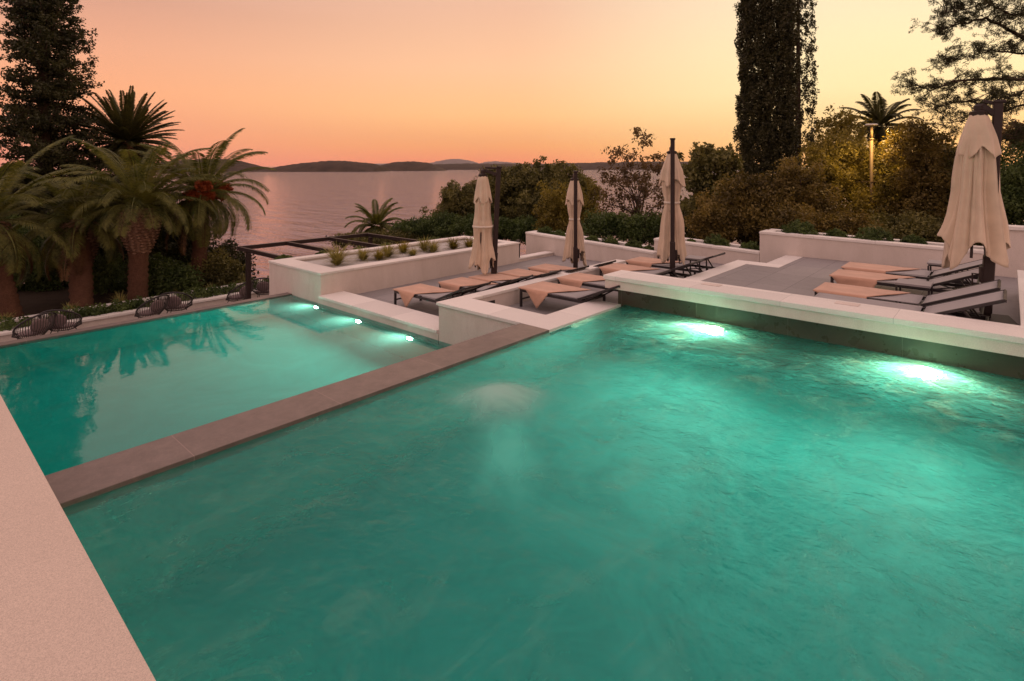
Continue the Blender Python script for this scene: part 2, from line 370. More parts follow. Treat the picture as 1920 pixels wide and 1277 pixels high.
# basins (structure)
b = MB()
b.box(0.3, XS+0.3, -8, YD0+0.2, -1.85, -1.65)
b.box(0.30, 0.64, -8, YD0+0.2, -1.64, 0.1)
b.box(0.64, XS+0.2, YD0+0.012, YD1-0.012, -1.64, -0.202)
b.box(XS+0.004, XS+0.3, -8, YD0+0.01, -1.64, -0.24)
b.build('upper_pool_basin', M['basin_hi']); tag(bpy.data.objects['upper_pool_basin'], kind='structure')
b = MB()
b.box(0.3, XA+0.2, YD1-0.2, 11.9, -2.25, -2.05)
b.box(XA+0.003, XA+0.25, YD1-0.1, 11.9, -2.04, -0.80)
b.box(0.30, XA+0.2, 11.783, 11.93, -2.04, -0.75)
b.build('lower_pool_basin', M['basin_lo']); tag(bpy.data.objects['lower_pool_basin'], kind='structure')
def water_sheet(name, x0, x1, y0, y1, z, m):
    return tag(mesh_np(name, [(x0,y0,z),(x1,y0,z),(x1,y1,z),(x0,y1,z)], [(0,1,2,3)], m), kind='structure')
water_sheet('upper_pool_water', 0.62, XS+0.01, -8, YD0+0.01, ZW, M['water_hi'])
water_sheet('lower_pool_water', 0.62, XA+0.02, YD1-0.01, 11.80, ZL, M['water_lo'])

# ------------------------------------------------------------------ walls
def wall_thing(name, label, cat, bodies, copings, bm_=None, cm=None, cbev=0.008):
    root = empty(name, (bodies[0][0], bodies[0][2], bodies[0][4]), 0, label, cat)
    off = root.location.copy()
    def blk(lst, nm, m, bev):
        q = MB()
        for a in lst: q.box(a[0]-off.x, a[1]-off.x, a[2]-off.y, a[3]-off.y, a[4]-off.z, a[5]-off.z, bev)
        return q.build(nm, m, root)
    blk(bodies, 'wall_body', bm_ or M['plaster'], 0.004)
    if copings: blk(copings, 'coping', cm or M['coping'], cbev)
    return root
wall_thing('pool_wall', 'broad grainy pale coping in the near left corner beside both pools', 'wall',
    [(-1.6, 0.672, -8, 14.0, -2.6, 0.249)], [(-1.6, 0.690, -8, 14.0, 0.25, 0.29)], cm=M['nearcop'], cbev=0.004)
wall_thing('pool_wall', 'dark veined stone rim dividing the upper pool from the lower pool', 'wall',
    [(0.675, 6.02, YD0+0.012, YD1-0.012, -0.20, -0.0405)], [(0.692, 5.985, YD0, YD1, -0.04, 0.0)], M['stone'], M['stone'], 0.005)
wall_thing('pool_wall', 'dark stone rim at the far edge of the lower pool', 'wall',
    [(0.675, 6.0, 11.80, 11.98, -2.4, -0.631)], [(0.692, 6.04, 11.785, 12.0, -0.63, -0.60)], M['stone'], M['stone'], 0.004)
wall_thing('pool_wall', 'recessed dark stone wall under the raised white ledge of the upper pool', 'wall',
    [(XS, XC1-0.02, -8, YD0+0.13, -0.235, 0.279)], None, M['stone_olive'])
raised = wall_thing('pool_wall', 'long raised white ledge with overhanging coping along the right side of the upper pool', 'wall',
    [(XC0+0.022, XC1-0.003, -8, 4.79, 0.28, 0.416)], [(XC0, XC1, -8, 4.81, 0.417, 0.484)])
for yy in (3.23, 1.52):
    c = MB(); c.box(-0.075, 0.075, -0.13, 0.13, 0, 0.006, 0.002)
    o = c.build('cover_plate', M['plaster'], raised); o.location = Vector((XC0+0.40, yy, 0.485)) - raised.location
wall_thing('terrace_wall', 'tall white wall with flat coping stepping up between the lower and middle terraces', 'wall',
    [(XA+0.03, XA+0.53, YD1+0.003, 6.92, -2.2, -0.051), (XA+0.531, 11.55, 6.72, 6.92, -0.8, -0.051), (11.30, 11.55, 6.50, 6.719, -0.8, -0.051), (XA+0.531, 7.76, YD0+0.02, YD1-0.02, -1.5, -0.051)],
    [(XA, XA+0.56, YD1+0.001, 6.95, -0.05, 0.0), (XA+0.5605, 11.57, 6.70, 6.95, -0.05, 0.0), (XA-0.012, 7.84, YD0-0.002, YD1, -0.05, 0.002)], cbev=0.006)
wall_thing('pool_wall', 'low white wall with pale coping on the lamp side of the lower pool', 'wall',
    [(XA+0.02, XA+0.58, 6.923, 10.66, -0.80, -0.511)], [(XA, XA+0.60, 6.952, 10.62, -0.51, -0.46)], cbev=0.006)
PX0, PX1, PY0, PY1 = 6.04, 12.30, 10.62, 12.90
wall_thing('planter_wall', 'large white planter box with pale coping behind the lower terrace', 'planter',
    [(PX0+0.02, PX1, PY0, PY0+0.24, -2.4, -0.051), (PX0+0.02, PX0+0.45, PY0+0.241, PY1, -2.4, -0.051), (PX0+0.451, PX1, PY1-0.2, PY1, -2.4, -0.051), (PX1-0.2, PX1-0.001, PY0+0.241, PY1-0.201, -2.4, -0.051)],
    [(PX0, PX1+0.01, PY0-0.02, PY0+0.30, -0.05, 0.0), (PX0, PX0+0.50, PY0+0.301, PY1+0.02, -0.05, 0.0), (PX0+0.501, PX1+0.01, PY1-0.24, PY1+0.02, -0.05, 0.0), (PX1-0.24, PX1+0.01, PY0+0.301, PY1-0.241, -0.05, 0.0)])
g = MB(); g.box(PX0+0.4, PX1-0.1, PY0+0.2, PY1-0.1, -0.4, -0.09); tag(g.build('gravel_bed', M['gravel']), kind='structure')
# decks: solid floors
def floor(name, pts, z0, z1, m):
    q = MB(); q.prism(pts, z0, z1); return tag(q.build(name, m), kind='structure')
ZA, ZB, ZC = -0.58, -0.30, 0.08
floor('lower_terrace_floor', [(6.5,6.93),(11.0,6.93),(11.0,6.4),(14.1,6.4),(14.1,10.63),(6.5,10.63)], -1.6, ZA, M['deck'])
floor('middle_terrace_floor', [(6.5,5.12),(8.0,5.12),(8.0,4.3),(14.4,4.3),(14.4,6.71),(6.5,6.71)], -1.6, ZB, M['deck'])
floor('upper_terrace_floor', [(XC1-0.01,-8),(14.4,-8),(14.4,3.9),(12.75,3.9),(12.75,4.58),(XC1-0.01,4.58)], -1.6, ZC, M['deck'])
wall_thing('step_edge', 'pale stone edging that zigzags along the far side of the right terrace', 'edging',
    [(XC1, 12.82, 4.57, 4.59, -0.29, ZC-0.01)], [(XC1+0.001, 12.85, 4.27, 4.60, ZC-0.02, ZC+0.006), (12.44, 12.85, 3.6105, 4.2695, ZC-0.02, ZC+0.006), (12.8505, 14.29, 3.61, 3.98, ZC-0.02, ZC+0.006)], cbev=0.002)
wall_thing('threshold', 'low pale sill across the gap in the garden wall', 'sill',
    [(12.32, 13.93, 10.64, 10.9, -1.0, -0.51)], [(12.32, 13.93, 10.62, 10.92, -0.509, -0.47)])
# right hand block
wall_thing('terrace_wall', 'broad raised white ledge at the right edge beside the last sun lounger', 'wall',
    [(XC1+0.003, 12.48, -8, -0.10, 0.0, 0.416)], [(XC1+0.004, 12.5, -8, -0.08, 0.417, 0.484)])
# garden walls with planted tops
def garden_wall(label, x, ya, yb, za, zb, zbase, depth=0.95):
    """front face at x, running from ya (far) down to yb; top heights za, zb"""
    root = empty('garden_wall', (x, yb, zbase), 0, label, 'wall')
    o = Vector((x, yb, zbase))
    def pr(x0, x1, y0, y1, zb0, t0, t1, nm, m, bev):
        q = MB(); pts = [(x0-o.x, y0-o.y), (x1-o.x, y0-o.y), (x1-o.x, y1-o.y), (x0-o.x, y1-o.y)]
        f = lambda y: (za + (zb-za)*(ya-y)/(ya-yb)) - o.z
        zz = [f(y0)+t1, f(y0)+t1, f(y1)+t1, f(y1)+t1]
        bm = bmesh.new(); lo = [bm.verts.new((p[0], p[1], zb0 if t0 is None else f(p[1]+o.y)+t0)) for p in pts]
        hi = [bm.verts.new((p[0], p[1], z)) for p, z in zip(pts, zz)]
        bm.faces.new(lo[::-1]); bm.faces.new(hi)
        for i in range(4): bm.faces.new((lo[i], lo[(i+1)%4], hi[(i+1)%4], hi[i]))
        if bev: bmesh.ops.bevel(bm, geom=bm.edges[:], offset=bev, segments=2, affect='EDGES')
        q._merge(bm); return q.build(nm, m, root)
    pr(x+0.02, x+0.24, yb+0.0, ya-0.01, 0, None, -0.062, 'wall_body', M['plaster'], 0.003)
    pr(x, x+0.28, yb, ya, 0, -0.06, 0.0, 'coping', M['coping'], 0.008)
    pr(x+0.281, x+0.55, ya-0.26, ya, 0, -0.06, 0.0, 'coping', M['coping'], 0.006)
    pr(x+depth-0.2, x+depth, yb, ya, 0, -0.10, -0.01, 'coping', M['coping'], 0.008)
    pr(x+0.245, x+depth-0.01, yb+0.02, ya-0.262, 0, None, -0.10, 'planting_bed', M['soil'], 0)
    pr(x+depth-0.19, x+depth-0.02, yb+0.01, ya-0.02, 0, None, -0.102, 'wall_body', M['plaster'], 0)
    return root
garden_wall('white garden wall behind the middle parasol, planted along its top, left of the first step', 13.95, 11.78, 7.24, 0.06, -0.14, -1.0)
garden_wall('white garden wall behind the tied parasol that stands before the cypress, between two steps', 14.30, 7.42, 4.60, 0.19, 0.09, -1.0)
garden_wall('tallest planted white garden wall at the back of the right terrace', 14.29, 4.60, 0.30, 0.60, 0.54, -1.0)
wall_thing('garden_wall', 'highest white wall at the right edge behind the big parasol', 'wall',
    [(14.32, 14.62, -8, 0.28, -1, 0.98)], [(14.28, 14.66, -8, 0.31, 0.981, 1.05)])
wall_thing('gate_post', 'thin dark post at the end of the white planter by the wall gap', 'post',
    [(12.36, 12.44, 10.70, 10.78, -1.0, 0.02)], [(12.35, 12.45, 10.69, 10.79, 0.0205, 0.04)], M['metal'], M['metal'], 0.003)
# lower sea terrace beyond the pool
floor('sea_terrace_floor', [(-6,12.0),(13.9,12.95),(13.9,19.5),(-6,19.5)], -3.0, -2.40, M['deck'])
wall_thing('kerb_wall', 'low pale kerb in front of the palm bed beyond the lower pool', 'kerb',
    [(-8, 13, 19.45, 19.66, -2.9, -2.171)], [(-8, 13.02, 19.40, 19.70, -2.17, -2.10)])
wall_thing('kerb_wall', 'second pale kerb half hidden by creepers at the foot of the palms', 'kerb',
    [(-8, 13, 20.55, 20.75, -2.9, -2.101)], [(-8, 13.02, 20.50, 20.80, -2.10, -2.03)])
g = MB(); g.box(-8, 13, 19.6, 20.6, -3, -2.20); tag(g.build('gravel_strip', M['gravel']), kind='structure')

# ------------------------------------------------------------------ ground, sea, islands
def terr(x, y):
    d = x*FW.x + y*FW.y; r = x*RT.x + y*RT.y
    a = (r/d) if d > 1 else 0
    s = min(1, max(0, (a+0.05)/0.35))
    zl = -2.25 - 0.40*max(0, d-21.5) if True else 0
    zr = -0.9 - 0.20*max(0, d-19)
    z = zl*(1-s) + zr*s
    return max(z, -17)
NX = 120
xs = np.concatenate([np.linspace(-40, 20, 60), np.linspace(21, 160, 60)]); ys = np.concatenate([np.linspace(-60, 20, 60), np.linspace(21, 160, 60)])
vv = []
for j, y in enumerate(ys):
    for i, x in enumerate(xs):
        z = terr(x, y) + 0.15*mnoise.noise(Vector((x*.3, y*.3, 0)))
        if y < 20.9 and x < 14.8: z = min(z, -3.05)
        if x < 14.0 and y < 19: z = -3.2
        vv.append((x, y, z))
ff = [(j*NX+i, j*NX+i+1, (j+1)*NX+i+1, (j+1)*NX+i) for j in range(NX-1) for i in range(NX-1)]
tag(mesh_np('ground', vv, ff, M['soil'], smooth=True), kind='structure')

m, t, bs = mat_new('sea_water')
v = wcoords(t, (1,1,1))
def rotmap(t, ang, sc):
    g = t.nodes.new('ShaderNodeNewGeometry'); mp = t.nodes.new('ShaderNodeMapping'); mp.inputs['Rotation'].default_value = (0,0,ang); mp.inputs['Scale'].default_value = sc
    t.links.new(g.outputs['Position'], mp.inputs[0]); return mp.outputs[0]
h1 = noise(t, rotmap(t, -YAW, (0.16,0.045,1)), 1.0, 5, 0.60, 0.3)
h2 = noise(t, rotmap(t, -YAW+0.3, (0.6,0.25,1)), 1.0, 5, 0.6, 0.3)
hh = tmath(t, 'ADD', tmath(t, 'MULTIPLY', h1, 5.0), tmath(t, 'MULTIPLY', h2, 1.0))
bs.inputs['Base Color'].default_value = (0.26,0.175,0.20,1); bs.inputs['Roughness'].default_value = 0.05; bs.inputs['IOR'].default_value = 1.7
bump(t, hh, 1.0, 1.0, bs.inputs['Normal']); M['sea'] = m
S = 30000
tag(mesh_np('sea', [(-S,-S,-14),(S,-S,-14),(S,S,-14),(-S,S,-14)], [(0,1,2,3)], M['sea']), kind='structure')

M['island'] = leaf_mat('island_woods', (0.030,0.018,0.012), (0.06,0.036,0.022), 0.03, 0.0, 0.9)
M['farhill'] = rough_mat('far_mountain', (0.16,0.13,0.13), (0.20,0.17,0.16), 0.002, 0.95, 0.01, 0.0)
def island(label, prof, D, depth, m, seed, rough_h=1.0):
    """prof: (px, py) outline along the crest; foot at the sea"""
    px = np.array([p[0] for p in prof], float); py = np.array([p[1] for p in prof], float)
    n = 220; X = np.linspace(px[0], px[-1], n); nz = 14
    rng = np.random.default_rng(seed); crest = np.interp(X, px, py)
    jit = np.convolve(rng.normal(0, 1, n+8), np.ones(3)/3, 'same')[4:-4]
    vs = []; fs = []
    for j in range(nz):
        tt = j/(nz-1)               # 0 front foot, .5 crest, 1 back foot
        hgt = math.sin(math.pi*tt)**0.8
        DD = D + (tt-0.5)*depth
        for i in range(n):
            top = HC - D*(crest[i]-311)/1056 + 14
            edge = min(1, min(i, n-1-i)/6)
            z = -14.5 + max(0.3, top+0.5)*hgt*edge + (jit[i]*rough_h + rng.normal(0, 0.35)*rough_h)*hgt
            lat = D*(X[i]-960)/1056
            p = FW*DD + RT*lat
            vs.append((p.x, p.y, z))
    for j in range(nz-1):
        for i in range(n-1): fs.append((j*n+i, j*n+i+1, (j+1)*n+i+1, (j+1)*n+i))
    o = mesh_np('island', vs, fs, m, smooth=True); tag(o, kind='structure'); return o
island('', [(250,312),(330,302),(380,298),(420,298),(450,303),(478,311),(492,319)], 1560, 260, M['island'], 1)
island('', [(505,318),(530,312),(570,306),(620,301.5),(650,302),(700,307),(716,312),(722,320)], 1640, 260, M['island'], 2)
island('', [(700,319),(716,310),(740,304),(775,303),(800,305),(815,310),(835,319)], 1900, 280, M['island'], 3)
island('', [(790,316),(815,308),(860,306.5),(940,307),(1000,307),(1060,306),(1120,305),(1200,303),(1300,303),(1400,306)], 2500, 500, M['island'], 4, 1.5)
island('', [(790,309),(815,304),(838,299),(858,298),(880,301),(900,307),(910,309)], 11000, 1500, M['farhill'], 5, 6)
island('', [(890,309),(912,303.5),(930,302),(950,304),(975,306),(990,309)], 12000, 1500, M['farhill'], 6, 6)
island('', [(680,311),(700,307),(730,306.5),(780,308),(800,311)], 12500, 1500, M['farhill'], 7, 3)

# ------------------------------------------------------------------ leaves
def leaf_cloud(centers, radii, n_per, size, aspect=0.5, seed=0, flat=0.0, up=0.0):
    """quads (as two-triangle quads) scattered round cluster centres"""
    rng = np.random.default_rng(seed)
    C = np.repeat(centers, n_per, axis=0); Rr = np.repeat(radii, n_per, axis=0)
    n = len(C)
    d = rng.normal(0, 1, (n,3)); d /= np.linalg.norm(d, axis=1)[:,None]
    rad = rng.random(n)**0.45
    pos = C + d*rad[:,None]*Rr
    a = rng.normal(0, 1, (n,3)); a[:,2] = a[:,2]*(1-flat) + up; a /= np.linalg.norm(a, axis=1)[:,None]
    b_ = rng.normal(0, 1, (n,3)); b_ -= (a*b_).sum(1)[:,None]*a; b_ /= np.linalg.norm(b_, axis=1)[:,None]
    s = size*(0.6+0.8*rng.random(n))[:,None]
    v = np.empty((n,4,3)); v[:,0] = pos - a*s; v[:,1] = pos + b_*s*aspect; v[:,2] = pos + a*s; v[:,3] = pos - b_*s*aspect
    return v.reshape(-1,3), np.arange(n*4).reshape(-1,4)
def blob_centers(c, r, n, rng, shell=0.55):
    d = rng.normal(0,1,(n,3)); d /= np.linalg.norm(d,axis=1)[:,None]
    q = shell + (1-shell)*rng.random(n)**0.5
    return np.asarray(c)[None,:] + d*q[:,None]*np.asarray(r)[None,:]
def trunk_mb(base, top, r0, r1, bend=0.15, seed=0, mb=None, seg=8, n=6):
    rnd = random.Random(seed); mb = mb or MB(); base = Vector(base); top = Vector(top); pts = []
    for i in range(n):
        t_ = i/(n-1); p = base.lerp(top, t_)
        if 0 < i < n-1: p += Vector((rnd.uniform(-bend,bend), rnd.uniform(-bend,bend), 0))
        pts.append(p)
    mb.tube(pts, [r0+(r1-r0)*i/(n-1) for i in range(n)], seg); return mb, pts
def tree(label, cat, blobs, mat, seed, D, base=None, leaf=0.07, dens=1.0, r0=0.14, group=None, name='broadleaf_tree', cl=0.38, limbs=8, aspect=0.5, nper=60, shell=0.35, trunks=1):
    leaf = leaf*1.02; cl = cl*0.8; nper = int(nper*1.2)
    """blobs: (px, py, rx_px, ry_px) seen at distance D"""
    rng = np.random.default_rng(seed); rnd = random.Random(seed)
    s = D/1056
    cs = []; rr = []
    for (px, py, rx, ry) in blobs:
        c = P(px, py, D + rnd.uniform(-0.6, 0.6)); ex = rx*s; ez = ry*s; ey = min(ex, 2.2)*0.8
        vol = ex*ez*ey
        n = max(3, int(95*dens*(ex*ez + ex*ey*0.4)))
        q = blob_centers((0,0,0), (1,1,1), n, rng, shell)
        q *= np.array([1+0.75*mnoise.noise(Vector((a_[0]*2.2+seed*3, a_[1]*2.2, a_[2]*2.2)))+0.30*mnoise.noise(Vector((a_[0]*6, a_[1]*6+seed, a_[2]*6))) for a_ in q])[:,None]
        q *= np.where(rng.random(n) < 0.07, 1.12+0.22*rng.random(n), 1)[:,None]
        w_ = np.array([[RT.x, RT.y, 0], [FW.x, FW.y, 0], [0,0,1]])
        q = (q*np.array([ex, ey, ez]))@w_ + np.array(c)[None,:]
        cs.append(q); rr.append(np.full((n,3), 1.0)*(cl*(0.6+0.7*rng.random(n)))[:,None])
    cs = np.concatenate(cs); rr = np.concatenate(rr)
    bx = blobs[0] if base is None else base
    mean = cs.mean(0)
    bp_ = Vector((mean[0], mean[1], 0)) if base is None else P(base[0], 400, D)
    gz = terr(bp_.x, bp_.y); 
    root = empty(name, (bp_.x, bp_.y, gz-0.1), 0, label, cat, group)
    off = np.array(root.location)
    v, f = leaf_cloud(cs-off, rr, nper, leaf, aspect, seed)
    mesh_np('crown', v, f, mat, root)
    mb = MB(); topz = cs[:,2].max()
    for k in range(trunks):
        ox = rnd.uniform(-0.8,0.8) if trunks > 1 else 0
        tgt = Vector(cs[rng.integers(len(cs))]) if trunks > 1 else Vector((mean[0], mean[1], mean[2]+(topz-mean[2])*0.5))
        _, pts = trunk_mb((ox, ox*0.3, -0.2), Vector(tgt)-root.location, r0*(0.7 if trunks > 1 else 1), r0*0.25, 0.12, seed+k, mb)
        for i in range(limbs):
            a = pts[rnd.randint(2, len(pts)-2)]; tg = Vector(cs[rng.integers(len(cs))])-root.location
            if tg.z < a.z: tg.z = a.z + 0.2
            m1 = a.lerp(tg, 0.5) + Vector((rnd.uniform(-.15,.15), rnd.uniform(-.15,.15), 0.1))
            mb.tube([a, m1, tg], [r0*0.3, r0*0.18, r0*0.05], 5)
    mb.build('trunk', M['bark'], root, True)
    return root

# ------------------------------------------------------------------ palms
def frond_arr(az, elev, length, droop, rng, leaf_len=0.45, n=44, width=0.03, twist=0.0):
    """returns verts, faces of one frond starting at origin"""
    V = []; F = []
    d = np.array([math.cos(az), math.sin(az), 0]); up = np.array([0,0,1.0]); side = np.array([-math.sin(az), math.cos(az), 0])
    pts = []; ang = elev; p = np.zeros(3); step = length/n
    for i in range(n+1):
        pts.append(p.copy()); ang -= droop/n*(0.4+1.4*i/n)
        p = p + (d*math.cos(ang)+up*math.sin(ang))*step
    pts = np.array(pts)
    for i in range(n):      # rachis
        w_ = 0.03*(1-i/n)+0.006; b0 = len(V)
        V += [pts[i]-side*w_, pts[i]+side*w_, pts[i+1]+side*w_*0.9, pts[i+1]-side*w_*0.9]; F.append((b0,b0+1,b0+2,b0+3))
    for i in range(2, n+1):
        t_ = i/n; tan = pts[i]-pts[i-1]; tan /= np.linalg.norm(tan)
        nrm = np.cross(side, tan)
        if nrm[2] < 0 and abs(ang) < 9: pass
        ll = leaf_len*(math.sin(math.pi*min(1, 0.12+0.88*t_)*0.93)**0.6)*(0.85+0.3*rng.random())
        for s_ in (-1, 1):
            for q in (0, 0.5):
                b0 = len(V); o = pts[i]-tan*step*q
                dr = side*s_*0.80 + tan*(0.55+0.12*rng.random()) + nrm*(0.26-0.06*rng.random()) + rng.normal(0,0.028,3)
                dr /= np.linalg.norm(dr); tip = o + dr*ll + np.array([0,0,-0.10*ll*(1+t_)])
                midp = o + dr*ll*0.5; wv = tan*width
                V += [o, midp-wv*0.5+nrm*0.005, tip, midp+wv*0.5]; F.append((b0,b0+1,b0+2,b0+3))
    return np.array(V), np.array(F)
def palm(label, base, crown, r_trunk, seed, nf=46, L=2.6, boss=True, r_boss=None, mat='frond', fruit=False, group='date palms beyond the pools', elmin=-0.5, elmax=1.35, leaf_len=0.45, droopk=1.0, lw=0.03, dead=0):
    rng = np.random.default_rng(seed); rnd = random.Random(seed)
    root = empty('palm_tree', base, 0, label, 'palm tree', group)
    top = Vector(crown)-Vector(base)
    mb = MB(); nr = max(10, int(top.length/0.09)); seg = 18
    hb = min(1.5, top.length*0.62) if boss else 0
    rb = r_boss or r_trunk*1.75
    pts = []; rad = []
    for i in range(nr):
        t_ = i/(nr-1); z = t_*top.length; p = top*t_
        r = r_trunk*(1.08-0.1*t_)
        pts.append(p); rad.append(r*(1.0+0.06*((i%2)*2-1)+rnd.uniform(-.05,.05)))
    mb.tube(pts, rad, seg); mb.build('trunk', M['palmbark'], root, True)
    if boss:
        q = MB()
        def rad_b(u):      # u 0 low ..1 top
            return r_trunk*0.9 + (rb-r_trunk*0.9)*(math.sin(min(1, u*1.35)*math.pi/2)) * (1 if u < 0.85 else 1-(u-0.85)*1.6)
        q.tube([top - Vector((0,0,1))*hb*(1-k/12) for k in range(13)], [rad_b(k/12)*0.93 for k in range(13)], 20)
        rows = max(8, int(hb/0.10))
        for j in range(rows):       # cut leaf bases in a spiral
            u = (j+0.5)/rows; r = rad_b(u); nn = int(2*math.pi*r/0.19); z = top.z - hb*(1-u)
            for k in range(nn):
                a = 2*math.pi*(k+0.5*(j%2))/nn + rnd.uniform(-.05,.05)
                c = Vector((top.x+math.cos(a)*r, top.y+math.sin(a)*r, z+rnd.uniform(-.015,.015)))
                o_ = Vector((math.cos(a), math.sin(a), 0.35)).normalized()
                s_ = Vector((-math.sin(a), math.cos(a), 0)); u_ = o_.cross(s_)*-1
                ww = 0.075*rnd.uniform(.8,1.15); hh_ = 0.032; dd = 0.07
                vs = [q.bm.verts.new(c+s_*sx*ww+u_*sz*hh_-o_*0.06) for sx, sz in ((-1,0),(0,-1),(1,0),(0,1))]
                vt = [q.bm.verts.new(c+s_*sx*ww*0.85+u_*sz*hh_*0.9+o_*dd) for sx, sz in ((-1,0),(0,-1),(1,0),(0,1))]
                q.bm.faces.new(vt)
                for e in range(4): q.bm.faces.new((vs[e], vs[(e+1)%4], vt[(e+1)%4], vt[e]))
        q.build('leaf_base_boss', M['palmcut'], root)
    VV = []; FF = []; nb = 0
    for i in range(nf):
        t_ = i/(nf-1)
        el = elmax + (elmin-elmax)*(t_**0.85) + rnd.uniform(-.1,.1)
        az = i*2.39996 + rnd.uniform(-.15,.15)
        ln = L*(0.80+0.3*math.sin(math.pi*min(1,t_+.25)))*rnd.uniform(.85,1.1)
        v_, f_ = frond_arr(az, el, ln, (1.0+0.9*t_)*droopk*rnd.uniform(.8,1.2), rng, leaf_len, width=lw)
        off = np.array([top.x+math.cos(az)*0.12, top.y+math.sin(az)*0.12, top.z-0.05+0.25*(1-t_)])
        VV.append(v_+off); FF.append(f_+nb); nb += len(v_)
    mesh_np('crown', np.concatenate(VV), np.concatenate(FF), M[mat], root)
    if dead:
        VV = []; FF = []; nb = 0
        for i in range(dead):
            az = rnd.uniform(0, 6.283); v_, f_ = frond_arr(az, rnd.uniform(-.9,-.3), L*rnd.uniform(.55,.85), 1.1, rng, leaf_len*.7, width=lw*.7)
            VV.append(v_+np.array([top.x+math.cos(az)*r_trunk, top.y+math.sin(az)*r_trunk, top.z-0.15])); FF.append(f_+nb); nb += len(v_)
        mesh_np('dead_fronds', np.concatenate(VV), np.concatenate(FF), M['frond_dead'], root)
    if fruit:
        for k in range(7):
            az = rnd.uniform(0, 6.28) if k > 2 else (YAW-R(90)+rnd.uniform(-1.2,1.2)); ln = rnd.uniform(.5,1.1)
            e = Vector((top.x+math.cos(az)*ln, top.y+math.sin(az)*ln, top.z+rnd.uniform(-.45,.45)))
            q = MB(); bmesh.ops.create_icosphere(q.bm, subdivisions=5, radius=1)
            for vt in q.bm.verts:
                n_ = mnoise.noise(vt.co*2.2+Vector((k,0,0))); n2 = mnoise.noise(vt.co*11); n3 = mnoise.noise(vt.co*22)
                vt.co = e + Vector((vt.co.x*.24, vt.co.y*.24, vt.co.z*.17))*(1+.5*n_+.45*n2+.3*n3)
            q.build('fruit_cluster', M['fruit'], root)
    return root
def gb(px, py, z):     # ground point at height z
    D = (HC-z)*1056/(py-311); v = P(px, py, D); v.z = z; return v
b1 = gb(258, 565, -2.25); D1 = b1.x*FW.x+b1.y*FW.y
palm('stout date palm with a pineapple shaped boss of cut leaf bases, nearest the pool', b1, P(262, 390, D1), 0.27, 11, 46, 2.5, True, 0.56, leaf_len=0.42, elmin=0.15, elmax=1.4, droopk=0.95)
b2 = gb(153, 582, -2.3); D2 = b2.x*FW.x+b2.y*FW.y+0.9
palm('date palm with a bare ringed trunk left of the stout boss palm', b2, P(150, 415, D2), 0.29, 12, 36, 2.5, True, 0.5, dead=7, leaf_len=0.44, elmin=-0.2)
b3 = gb(370, 548, -2.4); D3 = b3.x*FW.x+b3.y*FW.y
palm('date palm hung with orange fruit clusters left of the pergola post', b3, P(380, 366, D3), 0.24, 13, 50, 2.6, False, dead=5, fruit=True, leaf_len=0.40, elmin=-0.6, elmax=1.4)
b4 = gb(22, 600, -2.3); D4 = b4.x*FW.x+b4.y*FW.y
palm('date palm cut by the left edge of the view', b4, P(-25, 415, D4), 0.26, 14, 36, 2.8, True, 0.5, dead=7, leaf_len=0.44, elmin=-0.8)
c5 = P(238, 268, 25); palm('taller dark date palm behind, rising against the sky beside the conifer', (c5.x, c5.y, terr(c5.x, c5.y)), c5, 0.3, 15, 120, 2.1, True, 0.75, 'frond_d', leaf_len=0.24, elmin=-0.7, elmax=1.45, droopk=0.35, lw=0.05)
c6 = P(706, 425, 34); palm('small date palm beyond the planter with the sea behind', (c6.x, c6.y, terr(c6.x, c6.y)), c6, 0.2, 16, 34, 1.9, False, leaf_len=0.32, elmin=-0.3, lw=0.045)
c7 = P(1650, 238, 29); palm('date palm standing above the golden hedge behind the lamp post', (c7.x, c7.y, terr(c7.x, c7.y)), c7, 0.22, 17, 34, 1.8, False, mat='frond_d', leaf_len=0.35, elmin=-0.2, elmax=1.4, droopk=0.9, lw=0.045)

# ------------------------------------------------------------------ conifer at the left, layered boughs
def conifer():
    D = 23; s = D/1056; c = P(85, 300, D); gz = terr(c.x, c.y)
    root = empty('conifer_tree', (c.x, c.y, gz), 0, 'tall dark conifer with layered boughs at the left edge', 'conifer')
    rng = np.random.default_rng(5); rnd = random.Random(5)
    H = HC + D*(311+420)/1056 - gz
    mb = MB(); trunk_mb((0,0,-.2), (0,0,H), 0.30, 0.03, 0.06, 3, mb, 10, 12)
    cs = []; rr = []
    z = 2.2
    while z < H-0.2:
        py = 311-(z+gz-HC)/s
        wpx = np.interp(py, [-420,-200,0,60,110,170,200,250,330,400], [5,35,58,72,80,84,76,104,112,100])
        r = wpx*s
        nb = rnd.randint(4, 7)
        for k in range(nb):
            a = rnd.uniform(0, 2*math.pi); ln = r*rnd.uniform(.62, 1.06)
            e = Vector((math.cos(a)*ln, math.sin(a)*ln, z+rnd.uniform(-.25,.5)))
            mb.tube([(0,0,z-.1), Vector((e.x*.5, e.y*.5, z-.1)), e], [0.045,0.028,0.008], 4)
            m_ = max(3, int(ln/0.16))
            for q in range(m_):
                t_ = 0.25+0.75*(q+.5)/m_; p = Vector((e.x*t_, e.y*t_, z-.05+(e.z-z)*t_))
                for _ in range(2):
                    w2 = (1-t_*.55)*0.38
                    cs.append((p.x+rnd.uniform(-w2,w2), p.y+rnd.uniform(-w2,w2), p.z+rnd.uniform(-.16,.16))); rr.append((0.17,0.17,0.12))
        z += rnd.uniform(.12,.20)
    mb.build('trunk', M['bark'], root, True)
    cs = np.array(cs); rr = np.array(rr)*(0.8+0.5*rng.random(len(cs)))[:,None]
    v, f = leaf_cloud(cs, rr, 13, 0.055, 0.55, 5)
    mesh_np('crown', v, f, M['leaf_dark'], root)
conifer()

